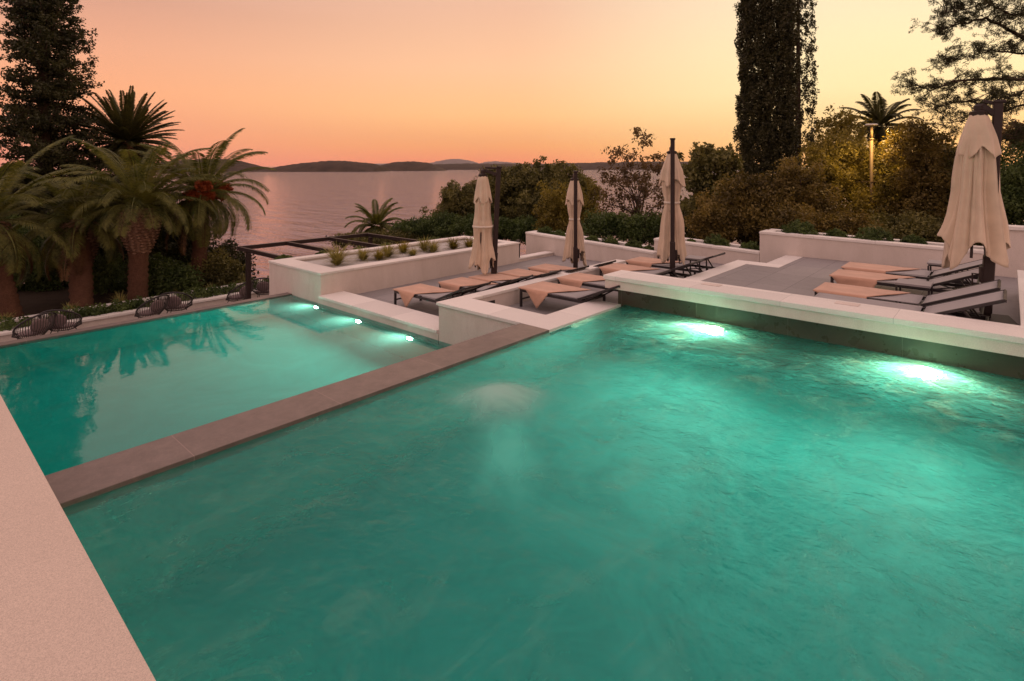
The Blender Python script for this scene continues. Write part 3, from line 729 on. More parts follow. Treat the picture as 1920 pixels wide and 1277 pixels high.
def cypress(label, px, D, rpx, seed, top_py, base_py=400, gap=0.0, lean=0):
    s = D/1056; c = P(px, 300, D); gz = terr(c.x, c.y)
    root = empty('cypress_tree', (c.x, c.y, gz), 0, label, 'cypress', 'the pair of cypresses')
    rng = np.random.default_rng(seed); H = HC + D*(311-top_py)/1056 - gz
    R0 = rpx*s; n = int(H*R0*330*(1-gap))
    tz = rng.random(n); z = 0.6 + tz*(H-0.6)
    prof = np.interp(z/H, [0,.1,.3,.6,.8,.93,1], [0.6,0.93,1,0.95,0.86,0.55,0.05])
    th = rng.random(n)*2*np.pi
    lump = 1 + 0.07*np.sin(3*th + z*1.3) + 0.06*np.sin(5*th - z*2.7 + 1) + 0.05*np.sin(z*4+seed)
    rad = R0*prof*lump*(0.80+0.22*rng.random(n)) * np.where(rng.random(n) < 0.35, rng.random(n)**.5, 1)
    cs = np.stack([rad*np.cos(th)+lean*z, rad*np.sin(th), z], 1)
    rr = np.tile(np.array([[0.13,0.13,0.26]]), (n,1))*(0.6+0.7*rng.random(n))[:,None]
    v, f = leaf_cloud(cs, rr, 24, 0.058, 0.5, seed, 0, 0.5)
    mesh_np('crown', v, f, M['leaf_cyp'], root)
    mb, _ = trunk_mb((0,0,-.2), (lean*H*.9,0,H*.9), 0.22, 0.04, 0.02, seed, None, 10, 8); mb.build('trunk', M['bark'], root, True)
cypress('broad dense cypress column rising out of the top of the view', 1438, 27, 50, 21, -330)
cypress('narrower looser cypress close behind the broad one on its right', 1496, 29, 32, 22, -160, gap=0.80)

# ------------------------------------------------------------------ garden trees and bushes
G1 = 'garden trees between the terrace and the sea'
tree('rounded grey green tree at the left of the seaside clump', 'tree', [(868,378,38,32),(845,408,28,28),(905,395,34,44)], M['leaf_olive'], 31, 34, None, 0.075, 1.0, 0.14, G1, limbs=6, trunks=2)
tree('broad dense tree crown behind the tied parasol nearest the sea', 'tree', [(940,352,42,34),(900,372,30,30),(975,345,36,30),(950,395,50,36)], M['leaf_olive'], 32, 35, None, 0.075, 1.0, 0.15, G1, trunks=3)
tree('tall many stemmed tree whose crown crosses the far islands', 'tree', [(1010,338,44,28),(1050,345,40,32),(1085,368,34,40),(1020,385,60,34)], M['leaf_olive'], 33, 33, None, 0.075, 0.95, 0.15, G1, trunks=4)
tree('low yellow green tree just left of the middle parasol', 'tree', [(1040,388,30,40),(1100,400,34,46),(1065,420,48,26)], M['leaf_gold'], 34, 27, None, 0.06, 0.9, 0.1, G1, trunks=2)
tree('open airy tree with russet leaves in front of the sea', 'tree', [(1205,262,22,26),(1165,300,34,26),(1225,310,34,34),(1190,350,50,34),(1240,380,44,46),(1165,395,44,32),(1150,335,30,30)], M['leaf_red'], 35, 24, None, 0.062, 0.30, 0.09, G1, cl=0.30, nper=26, shell=0.3, limbs=14, trunks=2)
tree('dark bush filling the ground below the airy tree', 'bush', [(1150,425,52,22),(1215,432,52,24),(1270,420,40,40)], M['leaf_green'], 36, 23, None, 0.055, 1.1, 0.06, G1, name='bush', limbs=4)
tree('leafy tree with large leaves between the third parasol and the cypress', 'tree', [(1325,292,30,18),(1365,300,26,20),(1310,330,36,36),(1360,350,40,44),(1320,400,50,50)], M['leaf_olive'], 37, 22, None, 0.085, 0.75, 0.1, G1, cl=0.34, nper=36, limbs=10)
tree('dense bushy tree in front of the foot of the cypresses', 'tree', [(1395,375,50,44),(1440,385,46,44),(1380,420,56,34),(1340,410,40,40)], M['leaf_brown'], 38, 19, None, 0.055, 1.1, 0.08, G1)
tree('brown tinged bushy tree right of the cypress foot', 'tree', [(1500,360,44,50),(1470,400,44,40),(1540,400,50,40)], M['leaf_brown'], 39, 19.5, None, 0.052, 1.1, 0.08, G1)
tree('golden lit tree left of the lamp post', 'tree', [(1560,290,46,36),(1600,300,38,44),(1545,330,40,36),(1590,350,50,44)], M['leaf_gold'], 40, 21.5, None, 0.055, 1.0, 0.1, G1)
tree('thin topped tree poking above the golden one', 'tree', [(1580,225,28,24),(1560,245,24,24),(1590,250,34,26)], M['leaf_gold'], 41, 25, None, 0.06, 0.8, 0.08, G1, cl=0.28, nper=24, shell=0.3)
tree('golden lit tree close to the right of the lamp post', 'tree', [(1670,310,36,36),(1690,350,44,40),(1640,390,50,34)], M['leaf_gold'], 42, 20.5, None, 0.052, 1.0, 0.1, G1)
tree('dark rounded tree between the lamp post and the big parasol', 'tree', [(1715,275,46,42),(1760,310,44,44),(1740,350,56,50),(1715,400,60,40)], M['leaf_brown'], 43, 19.5, None, 0.052, 1.05, 0.1, G1)
tree('tree hidden partly behind the big parasol', 'tree', [(1800,330,50,46),(1840,380,60,50),(1790,400,50,44)], M['leaf_olive'], 44, 19, None, 0.052, 1.0, 0.1, G1)
tree('dark hedge tree at the right edge above the highest wall', 'tree', [(1905,345,46,46),(1950,340,60,60),(1910,390,50,36)], M['leaf_green'], 45, 17.5, None, 0.05, 1.2, 0.08, G1)
tree('rust coloured sprays at the right edge by the pine', 'tree', [(1915,250,26,24),(1945,270,40,40)], M['leaf_red'], 46, 19, None, 0.05, 0.8, 0.07, G1, cl=0.26)
tree('low dark shrub right of the small palm by the sea', 'bush', [(770,432,34,14),(800,428,30,20),(830,425,30,22)], M['leaf_green'], 47, 31, None, 0.06, 1.2, 0.06, G1, name='bush', limbs=3)
tree('low shrub under the small palm', 'bush', [(655,450,30,8),(700,452,34,10),(745,445,34,12)], M['leaf_olive'], 48, 30, None, 0.055, 1.0, 0.06, G1, name='bush', limbs=3)
tree('low bush mass behind the tallest wall left of its biggest shrub', 'bush', [(1480,425,44,30),(1530,430,50,26),(1590,430,50,28)], M['leaf_brown'], 49, 18.3, None, 0.05, 1.1, 0.06, G1, name='bush', limbs=3)
tree('low bush mass behind the tallest wall near the big parasol', 'bush', [(1660,435,50,28),(1730,440,60,30),(1800,440,60,30)], M['leaf_olive'], 50, 18.0, None, 0.05, 1.1, 0.06, G1, name='bush', limbs=3)
tree('dark undergrowth closing the gap under the seaside trees', 'bush', [(900,425,60,18),(970,430,60,18),(1040,440,50,14)], M['leaf_green'], 51, 31, None, 0.06, 1.1, 0.06, G1, name='bush', limbs=3)
G2 = 'bushes under the palms'
for i, (lb, bl, mm, D) in enumerate([
    ('dark bush mass at the left edge behind the palms', [(30,500,70,60),(90,470,60,50),(-20,450,60,60)], 'leaf_green', 20.5),
    ('tall dark thicket behind the bare ringed palm trunk', [(130,440,60,56),(190,470,60,56),(110,520,50,36)], 'leaf_dark', 22),
    ('green bush between the two nearest palm trunks', [(205,540,34,26),(190,515,36,30)], 'leaf_green', 19.6),
    ('green bush right of the stout boss palm', [(300,540,34,22),(330,530,36,26),(300,510,40,26)], 'leaf_green', 19.8),
    ('dark thicket under the fruiting palm', [(300,450,50,50),(345,470,50,50),(420,500,46,40)], 'leaf_dark', 22.5),
    ('low bush beside the pergola post', [(430,525,34,24),(400,510,30,28)], 'leaf_olive', 21.0),
    ('shaggy bush below the conifer', [(60,380,80,50),(150,380,60,50),(230,370,60,56),(10,390,60,50)], 'leaf_dark', 24)]):
    tree(lb, 'bush', bl, M[mm], 60+i, D, None, 0.055, 1.15, 0.06, G2, name='bush', limbs=3, cl=0.4)

# ------------------------------------------------------------------ pine boughs at the upper right
def pine():
    D = 17; root_p = P(2080, 330, D); gz = terr(root_p.x, root_p.y)
    root = empty('pine_tree', (root_p.x, root_p.y, gz), 0, 'umbrella pine reaching in from the upper right corner', 'pine tree')
    rnd = random.Random(9); rng = np.random.default_rng(9)
    mb = MB(); o = root.location
    topc = P(2090, -60, D)-o
    mb.tube([(0,0,-.2), Vector((0.1,0,2)), P(2060,150,D)-o, topc], [0.22,0.19,0.15,0.06], 10)
    cs = []
    def bough(pts, r0):
        q = [P(x, y, D+dz)-o for x, y, dz in pts]
        sm = []
        for i in range(len(q)-1):
            for k in range(5): sm.append(q[i].lerp(q[i+1], k/5) + Vector((rnd.gauss(0,.02), rnd.gauss(0,.02), rnd.gauss(0,.02))))
        sm.append(q[-1]); n = len(sm)
        mb.tube(sm, [r0*(1-.85*i/(n-1)) for i in range(n)], 6)
        for i in range(int(n*0.2), n):
            for _ in range(3):
                a = sm[i]; dr = Vector((rnd.gauss(0,1), rnd.gauss(0,1), rnd.gauss(.15,.6))).normalized()
                ln = rnd.uniform(.25,.75); e = a + dr*ln; mb.tube([a, a.lerp(e,.5)+Vector((0,0,.04)), e], [0.012,0.008,0.004], 4, False)
                for _ in range(rnd.randint(2,4)):
                    c = a.lerp(e, rnd.uniform(.5,1.08)) + Vector((rnd.gauss(0,.05), rnd.gauss(0,.05), rnd.gauss(0,.05))); cs.append(c)
                for _ in range(2):
                    b0 = a.lerp(e, rnd.uniform(.4,.9)); d2 = Vector((rnd.gauss(0,1), rnd.gauss(0,1), rnd.gauss(.1,.5))).normalized(); e2 = b0+d2*rnd.uniform(.12,.3)
                    mb.tube([b0, e2], [0.006,0.003], 3, False); cs.append(e2)
    bough([(2060,150,0),(1960,150,-.3),(1880,148,-.5),(1800,150,-.4),(1745,168,-.2),(1712,160,0)], 0.07)
    bough([(2060,110,0),(1960,92,.5),(1900,60,.6),(1850,35,.4),(1790,45,.2),(1760,62,.2)], 0.08)
    bough([(2060,40,0),(1980,10,-.4),(1900,-10,-.6),(1830,-15,-.4),(1775,5,-.2)], 0.06)
    bough([(2060,180,0),(1960,185,.5),(1890,205,.6),(1840,215,.4),(1770,235,.4)], 0.06)
    bough([(1960,92,.5),(1910,100,.9),(1860,95,.9),(1800,110,.8),(1762,105,.6)], 0.04)
    bough([(1960,150,-.3),(1900,180,-.6),(1850,195,-.7),(1790,190,-.5),(1750,205,-.4)], 0.035)
    bough([(1980,10,-.4),(1900,30,-.6),(1850,5,-.5),(1800,20,-.4),(1765,25,-.3)], 0.035)
    bough([(2060,200,0),(1985,235,-.4),(1930,245,-.5),(1895,260,-.5)], 0.04)
    mb.build('trunk', M['bark'], root, True)
    cs = np.array([tuple(c) for c in cs])
    v, f = leaf_cloud(cs, np.tile([[.095,.095,.08]], (len(cs),1)), 20, 0.052, 0.14, 9)
    mesh_np('crown', v, f, M['leaf_dark'], root)
pine()

# ------------------------------------------------------------------ lamp post in the garden
lp = P(1634, 236, 20.2); gz = terr(lp.x, lp.y)
M['boat_w'] = plain('pale_paint', (0.6,0.56,0.50,1), 0.4)
M['post_cream'] = plain('cream_post', (0.12,0.08,0.04,1), 0.6)
lr = empty('lamp_post', (lp.x, lp.y, gz), 0, 'slender cream lamp post with a flat round head among the golden trees', 'lamp post')
q = MB(); q.tube([(0,0,0),(0,0,lp.z-gz-0.5)], 0.055, 12); q.tube([(0,0,lp.z-gz-0.5),(0,0,lp.z-gz-.46),(0,0,lp.z-gz-.44)], [0.075,0.075,0.05], 12); q.tube([(0,0,lp.z-gz-0.44),(0,0,lp.z-gz)], 0.05, 12); q.build('post', M['post_cream'], lr, True)
q = MB(); q.tube([(0,0,lp.z-gz),(0,0,lp.z-gz+.03),(0,0,lp.z-gz+.07)], [0.16,0.21,0.17], 20); q.build('lamp_head', M['boat_w'], lr)
pl = bpy.data.lights.new('lamp_glow', 'SPOT'); pl.energy = 330; pl.color = (1.0,0.62,0.22); pl.shadow_soft_size = 0.15; pl.spot_size = R(170); pl.spot_blend = 0.6
po = bpy.data.objects.new('lamp_glow', pl); link(po, lr); po.location = (-0.42, -0.36, lp.z-gz-0.02)

# ------------------------------------------------------------------ small planting
def tuft(label, loc, h, n, seed, m, group, sp=0.6, w_=0.012, name='grass_tuft', cat='ornamental grass'):
    rng = np.random.default_rng(seed); V = []; F = []
    for i in range(n):
        az = rng.random()*6.283; el = 1.45 - sp*rng.random()*1.3; hh = h*(.6+.5*rng.random()); d = np.array([math.cos(az), math.sin(az), 0])
        s_ = np.array([-math.sin(az), math.cos(az), 0])*w_; p = d*0.03*rng.random(); prev = None; a = el
        for k in range(5):
            ww = s_*(1-k/4.3)
            V += [p-ww, p+ww]; 
            if k: b0 = len(V)-4; F.append((b0, b0+1, b0+3, b0+2))
            p = p + (d*math.cos(a)+np.array([0,0,math.sin(a)]))*hh/4; a -= 0.32*sp*1.6*rng.random()
    o = mesh_np(name, V, F, m); o.location = loc; tag(o, label, cat, group); return o
def shrub(label, loc, r, seed, m, group, squash=0.75, name='shrub', leaf=0.028, n=110, up=0.6):
    rng = np.random.default_rng(seed); d = rng.normal(0,1,(n,3)); d /= np.linalg.norm(d,axis=1)[:,None]; d[:,2] = np.abs(d[:,2])
    cs = d*r*(0.35+0.62*rng.random(n)[:,None]**.6)*np.array([1,1,squash]); v, f = leaf_cloud(cs, np.full((n,3), r*0.17), 34, leaf, 0.28, seed, 0, up)
    o = mesh_np(name, v, f, m); o.location = loc; tag(o, label, 'shrub', group); return o
pg = 'grasses in the gravel planter'
tl = [('tallest clump beside the corner of the white planter', 632, 497, .42, 'leaf_pale'), ('spreading pale grass clump second along the planter', 681, 488, .26, 'leaf_pale'), ('small olive clump in the middle of the planter gravel', 711, 487, .22, 'leaf_gold'),
      ('rounded yellow green clump left of the umbrella in the planter', 727, 482, .28, 'leaf_pale'), ('low clump near the planter back rim', 756, 474, .26, 'leaf_gold'), ('flat spiky clump at the planter centre', 774, 480, .16, 'leaf_pale'),
      ('bright upright clump with pale blades', 796, 470, .3, 'leaf_pale'), ('soft arching clump next to the bright upright one', 812, 473, .26, 'leaf_pale'), ('rounded clump left of the tied parasol', 850, 467, .28, 'leaf_gold'), ('rounded clump half behind the tied parasol', 880, 465, .27, 'leaf_gold'),
      ('pale clump at the right end of the planter', 905, 462, .2, 'leaf_pale')]
for i, (lb, px, py, h, mm) in enumerate(tl):
    p = gb(px, py, -0.09)
    p.y = min(max(p.y, PY0+0.42), PY1-0.36)
    tuft(lb, p, h*1.5, 230, 100+i, M[mm], pg, 0.8, 0.013)
for i, (px, py, r) in enumerate([(640,478,.22),(565,487,.24),(690,466,.2),(760,462,.22),(825,452,.22),(865,452,.25),(548,486,.2)]):
    p = gb(px, py, 0.02); p.y = PY1 + 0.22; p.z = -0.14
    shrub(['dark leafy shrub behind the tall planter clump','dark trailing shrub at the near end of the planter back rim','small shrub behind the planter back rim below the little palm','small shrub behind the planter back rim right of the little palm','leafy shrub behind the planter rim by the low bushes','leafy shrub behind the planter rim left of the parasol','sprawling shrub at the outer corner of the planter'][i], p, r, 130+i, M['leaf_green'], 'shrubs behind the planter')
gs = [(1022,434,.30,13.95,'first green shrub from the left on the garden wall'),(1048,440,.24,13.95,'second green shrub on the garden wall, left of the middle parasol'),(1110,446,.22,13.95,'small shrub just right of the middle parasol'),(1143,449,.28,13.95,'green shrub on the wall between the middle parasol and the step'),(1188,457,.27,13.95,'shrub on the garden wall left of the first step'),(1216,462,.18,13.95,'small shrub tucked against the first wall step'),
      (1296,449,.14,14.3,'tiny shrub right of the third parasol'),(1342,443,.36,14.3,'large round green shrub on the wall between the two steps'),(1407,457,.28,14.3,'round green shrub tucked against the second wall step'),
      (1497,415,.42,14.29,'biggest shrub on the tallest wall, mounded and grey green'),(1567,434,.26,14.29,'low shrub second along the tallest wall'),(1637,432,.40,14.29,'dark rounded shrub in the middle of the tallest wall'),(1713,448,.26,14.29,'green shrub on the tallest wall left of the big parasol')]
for i, (px, py, r, xw, lb) in enumerate(gs):
    k = (px-960)/1056; xp = xw+0.52     # stand in the bed behind the coping
    yp = xp*(RT.x-k*FW.x)/(k*FW.y-RT.y)
    zt = {13.95: 0.06-0.20*(11.78-yp)/4.54, 14.3: 0.19-0.10*(7.42-yp)/2.82, 14.29: 0.60-0.06*(4.6-yp)/4.3}[xw]
    shrub(lb, (xp, yp, zt-0.10), r, 160+i, M['leaf_green'], 'shrubs along the top of the garden walls', 0.95, n=130)
# creepers in the strip before the palms
rng = np.random.default_rng(77)
n = 900; xx = rng.uniform(0.5, 12.5, n); keep = np.array([mnoise.noise(Vector((x*0.9, 3.1, 0))) > -0.12 for x in xx]); xx = xx[keep]
cs = np.stack([xx, 20.05+rng.uniform(-.42,.5,len(xx)), -2.18+rng.random(len(xx))*.22], 1)
v, f = leaf_cloud(cs, np.full((len(cs),3), 0.14), 16, 0.045, 0.55, 78)
tag(mesh_np('ground_cover', v, f, M['leaf_green']), kind='stuff')
for i, (px, py, h) in enumerate([(130,580,.4),(225,565,.5),(10,600,.4),(395,540,.35),(330,545,.3)]):
    tuft(['pale grass clump left of the bare palm trunk','tall pale blades before the stout palm','pale grass clump at the left edge','pale grass clump before the fruiting palm','thin grass clump between the creepers'][i], gb(px, py+8, -2.2), h, 90, 200+i, M['leaf_pale'], 'grass clumps along the palm bed', 0.5, 0.014)

# ------------------------------------------------------------------ pergola
pm = M['metal2']
pr0 = (7.30, 17.5); ZP = -0.24
prg = empty('pergola', (pr0[0], pr0[1], -2.4), 0, 'dark metal pergola frame beyond the white planter', 'pergola')
PL, PW, HH = 4.55, 4.2, ZP+2.4
def bm_(nm, a, b_, w_=0.10, h_=0.12):
    q = MB(); q.bar(a, b_, w_, h_, 0.004); return q.build(nm, pm, prg)
bm_('beam', (-0.05,0,HH-.06), (PL+.05,0,HH-.06)); bm_('beam', (-0.05,-PW,HH-.06), (PL+.05,-PW,HH-.06))
for k, xx_ in enumerate((0.0, 1.52, 3.03, PL)): bm_('rafter', (xx_,-0.055,HH-.062), (xx_,-PW+.055,HH-.062), 0.09, 0.11)
for (ax, ay) in ((0.12,-0.35),(PL-.12,-0.35),(0.12,-PW+.4),(PL-.12,-PW+.4)): bm_('post', (ax,ay,0), (ax,ay,HH-.12), 0.12, 0.12)

# ------------------------------------------------------------------ woven chairs on the sea terrace
def make_chair():
    root = empty('lounge_chair', (0,0,0), 0, '', 'armchair')
    f = MB(); n = 44; hoop = []
    for k in range(n+1):
        a = 2*math.pi*k/n; hoop.append(Vector((0.40*math.cos(a), 0.10+0.36*math.sin(a)*.75, 0.58+0.24*math.sin(a))))
    f.tube(hoop, 0.020, 6, False)
    base = [Vector((0.24*math.cos(2*math.pi*k/20), -0.02+0.22*math.sin(2*math.pi*k/20), 0.30)) for k in range(21)]
    f.tube(base, 0.012, 6, False); f.build('frame', M['metal'], root, True)
    s_ = MB()
    for k in range(n):
        a = 2*math.pi*k/n; b0 = Vector((0.24*math.cos(a), -0.02+0.22*math.sin(a), 0.30))
        m1 = hoop[k].lerp(b0, .5) + Vector((0.06*math.cos(a), 0.06*math.sin(a), -0.03)); s_.tube([hoop[k], m1, b0], 0.0085, 4, False)
    s_.build('woven_shell', M['rope'], root)
    for sx, sy in ((-1,-1),(1,-1),(-1,1),(1,1)):
        q = MB(); q.tube([(0.16*sx, 0.14*sy-.02, 0.30), (0.26*sx, 0.26*sy-.02, 0)], 0.011, 6); q.build('leg', M['metal'], root)
    q = MB(); q.grid(lambda u, v_: Vector((0.26*math.cos(2*math.pi*u)*math.sin(math.pi*(.02+.96*v_)), 0.0+0.24*math.sin(2*math.pi*u)*math.sin(math.pi*(.02+.96*v_)), 0.37+0.06*math.cos(math.pi*(.02+.96*v_)))), 24, 10, True)
    q.build('cushion', M['cushion'], root, True)
    q = MB(); q.grid(lambda u, v_: Vector((0.2*math.cos(2*math.pi*u)*math.sin(math.pi*(.02+.96*v_)), 0.22+0.07*math.cos(math.pi*(.02+.96*v_))+0.05*(v_), 0.55+0.15*math.sin(2*math.pi*u)*math.sin(math.pi*(.02+.96*v_)))), 24, 10, True)
    q.build('back_cushion', M['cushion'], root, True)
    return root
ch0 = make_chair()
chl = [(60, 18.4, 25, 'woven chair at the left edge of the sea terrace, left of its pair'), (118, 18.6, -35, 'woven chair with its hoop turned right, beside the leftmost chair'), (281, 18.4, 25, 'woven chair before the stout palm, left one of the middle pair'), (331, 18.6, -35, 'woven chair before the stout palm, right one of the middle pair'), (446, 18.5, 25, 'woven chair left of the pergola post'), (497, 18.7, -35, 'woven chair right of the pergola post by the planter')]
for i, (px, yy, rz, lb) in enumerate(chl):
    c = ch0 if i == 0 else copy_tree(ch0)
    k = (px-960)/1056; xx_ = -yy*(RT.y-k*FW.y)/(RT.x-k*FW.x)
    c.location = (xx_, yy, -2.4); c.rotation_euler.z = R(180+rz+ (0 if rz > 0 else 0)); c.scale = (1.12,1.12,1.12)
    tag(c, lb, 'armchair', 'woven chairs in pairs beyond the pool')

# ------------------------------------------------------------------ loungers
LW, LH, HINGE = 0.68, 0.32, 1.22
def make_lounger(flen=1.86):
    """origin at the foot left corner on the floor; x across, -y towards the head"""
    root = empty('sun_lounger', (0,0,0), 0, '', 'sun lounger')
    r = 0.042
    f = MB()
    for sx in (0.02, LW-0.02): f.bar((sx,0,LH-.03), (sx,-flen,LH-.03), 0.035, 0.045, 0.004)
    f.bar((0.02,-0.02,LH-.03), (LW-.02,-0.02,LH-.03), 0.035, 0.045, 0.004); f.bar((0.02,-flen+.02,LH-.03), (LW-.02,-flen+.02,LH-.03), 0.03, 0.04, 0.004)
    f.bar((0.02,-0.04,0.14), (LW-.02,-0.04,0.14), 0.025, 0.025)
    f.bar((0.02,-HINGE-.02,LH-.035), (LW-.02,-HINGE-.02,LH-.035), 0.03, 0.03)
    f.build('frame', M['metal'], root)
    lp_ = [(0.02,-0.02),(LW-.02,-0.02),(0.02,-min(flen-.02,1.62)),(LW-.02,-min(flen-.02,1.62))]
    for (x, y) in lp_:
        q = MB(); q.bar((x,y,0), (x,y,LH-.05), 0.04, 0.04, 0.004); q.build('leg', M['metal'], root)
    s_ = MB(); s_.grid(lambda u, v_: Vector((0.03+u*(LW-.06), -0.02-v_*(HINGE-.03), LH+0.004-0.012*math.sin(math.pi*u))), 9, 14)
    o = s_.build('seat_sling', M['sling'], root, True); md = o.modifiers.new('s','SOLIDIFY'); md.thickness = 0.006
    ang = R(23); bl = 0.80
    e = Vector((0, -math.cos(ang), math.sin(ang)))
    s_ = MB(); s_.grid(lambda u, v_: Vector((0.03+u*(LW-.06), -HINGE-.03, LH+.006)) + e*(v_*bl) + Vector((0,0,-0.012*math.sin(math.pi*u))), 9, 10)
    o = s_.build('backrest_sling', M['sling'], root, True); md = o.modifiers.new('s','SOLIDIFY'); md.thickness = 0.006
    f = MB()
    for sx in (0.02, LW-0.02): f.bar(Vector((sx,-HINGE-.02,LH-.005)), Vector((sx,-HINGE-.02,LH-.005))+e*(bl+.04), 0.03, 0.035, 0.004)
    a = Vector((0,-HINGE-.02,LH-.01))+e*(bl+.03); f.bar((0.02,a.y,a.z), (LW-.02,a.y,a.z), 0.03, 0.03)
    a = Vector((0,-HINGE-.02,LH-.02))+e*(bl*.55); f.bar((0.02,a.y,a.z), (LW-.02,a.y,a.z), 0.022, 0.022)
    f.build('backrest_frame', M['metal'], root)
    yb = -min(flen-.03, HINGE+.55)
    f = MB()
    for sx in (0.05, LW-0.05): f.bar((sx, a.y, a.z), (sx, yb, LH-.03), 0.022, 0.022)
    f.bar((0.05,yb+.02,LH-.02), (LW-.05,-HINGE-.1,LH-.03), 0.015, 0.015); f.bar((LW-.05,yb+.02,LH-.02), (0.05,-HINGE-.1,LH-.03), 0.015, 0.015)
    f.build('support_strut', M['metal'], root)
    return root
def make_towel(kind, seed):
    """lies over the foot end; kind 'tri' hangs a triangle, 'flap' a long side flap"""
    rnd = random.Random(seed); bm = bmesh.new(); z0 = LH+.016
    NU, NV = 15, 25
    def edge(u): return (0.66 + 0.42*u) if kind != 'short' else (0.60+0.34*u)
    def tri(v_, e):
        if kind == 'tri': return max(0.0, 0.30*(1-abs(v_-0.42)/0.26)) if v_ < 0.68 else 0
        return 0.15*min(1, max(0, (v_-0.04)/0.10))*min(1, max(0, (e-v_)/0.07+.15))
    rows = []
    for j in range(NV):
        row = []
        tj = j/(NV-1)
        # side part (hanging), 5 verts, then top
        e0 = edge(0); y0 = tj*e0
        dr = tri(y0, e0)
        for k in range(5):
            q = 1-k/5; row.append(Vector((-0.012-0.010*math.sin(q*3+y0*9), 0.012-y0, z0 - 0.006 - dr*q)))
        for i in range(NU):
            u = i/(NU-1); e = edge(u); y = tj*e
            zz = z0 + 0.004*mnoise.noise(Vector((u*2.2+seed, y*5, seed*1.7))) + 0.006*max(0, mnoise.noise(Vector((u*1.2+seed, y*9+u*2, 4))))
            row.append(Vector((0.0+u*(LW+.005), 0.015-y, zz)))
        rows.append(row)
    vs = [[bm.verts.new(p) for p in row] for row in rows]
    for j in range(NV-1):
        for i in range(len(rows[0])-1):
            try: bm.faces.new((vs[j][i], vs[j+1][i], vs[j+1][i+1], vs[j][i+1]))
            except ValueError: pass
    bmesh.ops.remove_doubles(bm, verts=bm.verts[:], dist=0.0008)
    bmesh.ops.recalc_face_normals(bm, faces=bm.faces[:])
    me = bpy.data.meshes.new('towel'); bm.to_mesh(me); bm.free()
    for p in me.polygons: p.use_smooth = True
    me.materials.append(M['towel']); o = bpy.data.objects.new('towel', me); link(o)
    md = o.modifiers.new('s', 'SOLIDIFY'); md.thickness = 0.008; md.offset = 1
    return o
lg0 = make_lounger(); lg_short = make_lounger(1.36)
TW = {'tri': make_towel('tri', 1), 'flap': make_towel('flap', 2), 'short': make_towel('short', 3)}
used = set()
KA, KB, KC = HC-ZA-LH, HC-ZB-LH, HC-ZC-LH
def at_k(px, py, k): D = k*1056/(py-311); return P(px, py, D)
LG = [ # px, py of the foot corner, row, towel, lounger label, towel label
 (738.5,544,'A','tri','leftmost sun lounger on the lower terrace, next to the lower pool','towel with a hanging triangle on the leftmost lounger of the lower terrace'),
 (823,530.5,'A','flap','second sun lounger from the left on the lower terrace','towel on the second lounger of the lower terrace'),
 (880,521,'A','flap','third sun lounger of the lower terrace, just behind the first tied parasol','towel on the lounger behind the first tied parasol'),
 (935,513,'A','flap','fourth sun lounger of the lower terrace, right of the first tied parasol','towel on the lounger right of the first tied parasol'),
 (991,503,'A','flap','last sun lounger of the lower terrace, by the middle parasol','towel on the lounger by the middle parasol'),
 (974,541,'B','tri','sun lounger nearest the pools on the middle terrace','towel with a hanging point on the middle terrace lounger nearest the pools'),
 (1045.5,522.7,'B','short','second sun lounger on the middle terrace, behind the raised ledge end','towel on the second lounger of the middle terrace'),
 (1124,503,'B','flap','third sun lounger on the middle terrace, left of the parasol before the cypress','towel on the lounger left of the parasol before the cypress'),
 (1174,490,'B','flap','farthest sun lounger on the middle terrace, raised back against the white wall','towel on the farthest lounger of the middle terrace'),
 (1527,546,'C','flap','sun lounger on the right terrace closest to the raised ledge with its towel in view','towel on the right terrace lounger closest to the raised ledge'),
 (1557,518,'C','flap','middle sun lounger on the right terrace behind the pale side table','towel on the middle lounger of the right terrace'),
 (1579,502.7,'C','flap','farthest sun lounger on the right terrace by the back wall','towel on the farthest lounger of the right terrace'),
 (None,None,'C',None,'nearest sun lounger on the right terrace, only its raised back showing over the ledge',None)]
row_y = {}
for (px, py, row, tk, ll, tl_) in LG:
    k, zf = {'A': (KA,ZA), 'B': (KB,ZB), 'C': (KC,ZC)}[row]
    if px: p = at_k(px, py, k)
    else: p = Vector((XC1+0.04, 2.05, 0))
    short = (px == 974)
    src = lg_short if short else lg0
    o = src if src.name not in used else copy_tree(src); used.add(src.name)
    o.location = (p.x, p.y, zf); tag(o, ll, 'sun lounger', 'sun loungers on the terraces')
    if tk:
        s_ = TW[tk]; to = s_ if s_.name not in used else copy_tree(s_); used.add(s_.name)
        to.location = (p.x, p.y, zf); tag(to, tl_, 'towel', 'terracotta towels on the loungers')
# side tables
def make_table():
    root = empty('side_table', (0,0,0), 0, '', 'side table')
    q = MB(); q.box(-0.21,0.21,-0.21,0.21,0.40,0.43,0.003); q.build('table_top', M['sling'], root)
    q = MB()
    for a in (-0.18,0.18): q.bar((a,-0.18,0.385),(a,0.18,0.385),0.025); q.bar((-0.18,a,0.385),(0.18,a,0.385),0.025)
    q.build('frame', M['metal'], root)
    for a in (-0.19,0.19):
        for b_ in (-0.19,0.19): q = MB(); q.bar((a,b_,0),(a,b_,0.372),0.025); q.build('leg', M['metal'], root)
    return root
tb = make_table()
tbs = [(1714,529,'C','pale topped side table between the middle lounger and the near one on the right terrace'),(1768,492,'C','dark side table beside the farthest lounger of the right terrace'),(1303,482,'B','small dark side table beside the farthest middle terrace lounger')]
for i, (px, py, row, lb) in enumerate(tbs):
    zf = {'B':ZB,'C':ZC}[row]; p = at_k(px, py, HC-zf-0.43); o = tb if i == 0 else copy_tree(tb); o.location = (p.x, p.y, zf); tag(o, lb, 'side table', 'side tables')
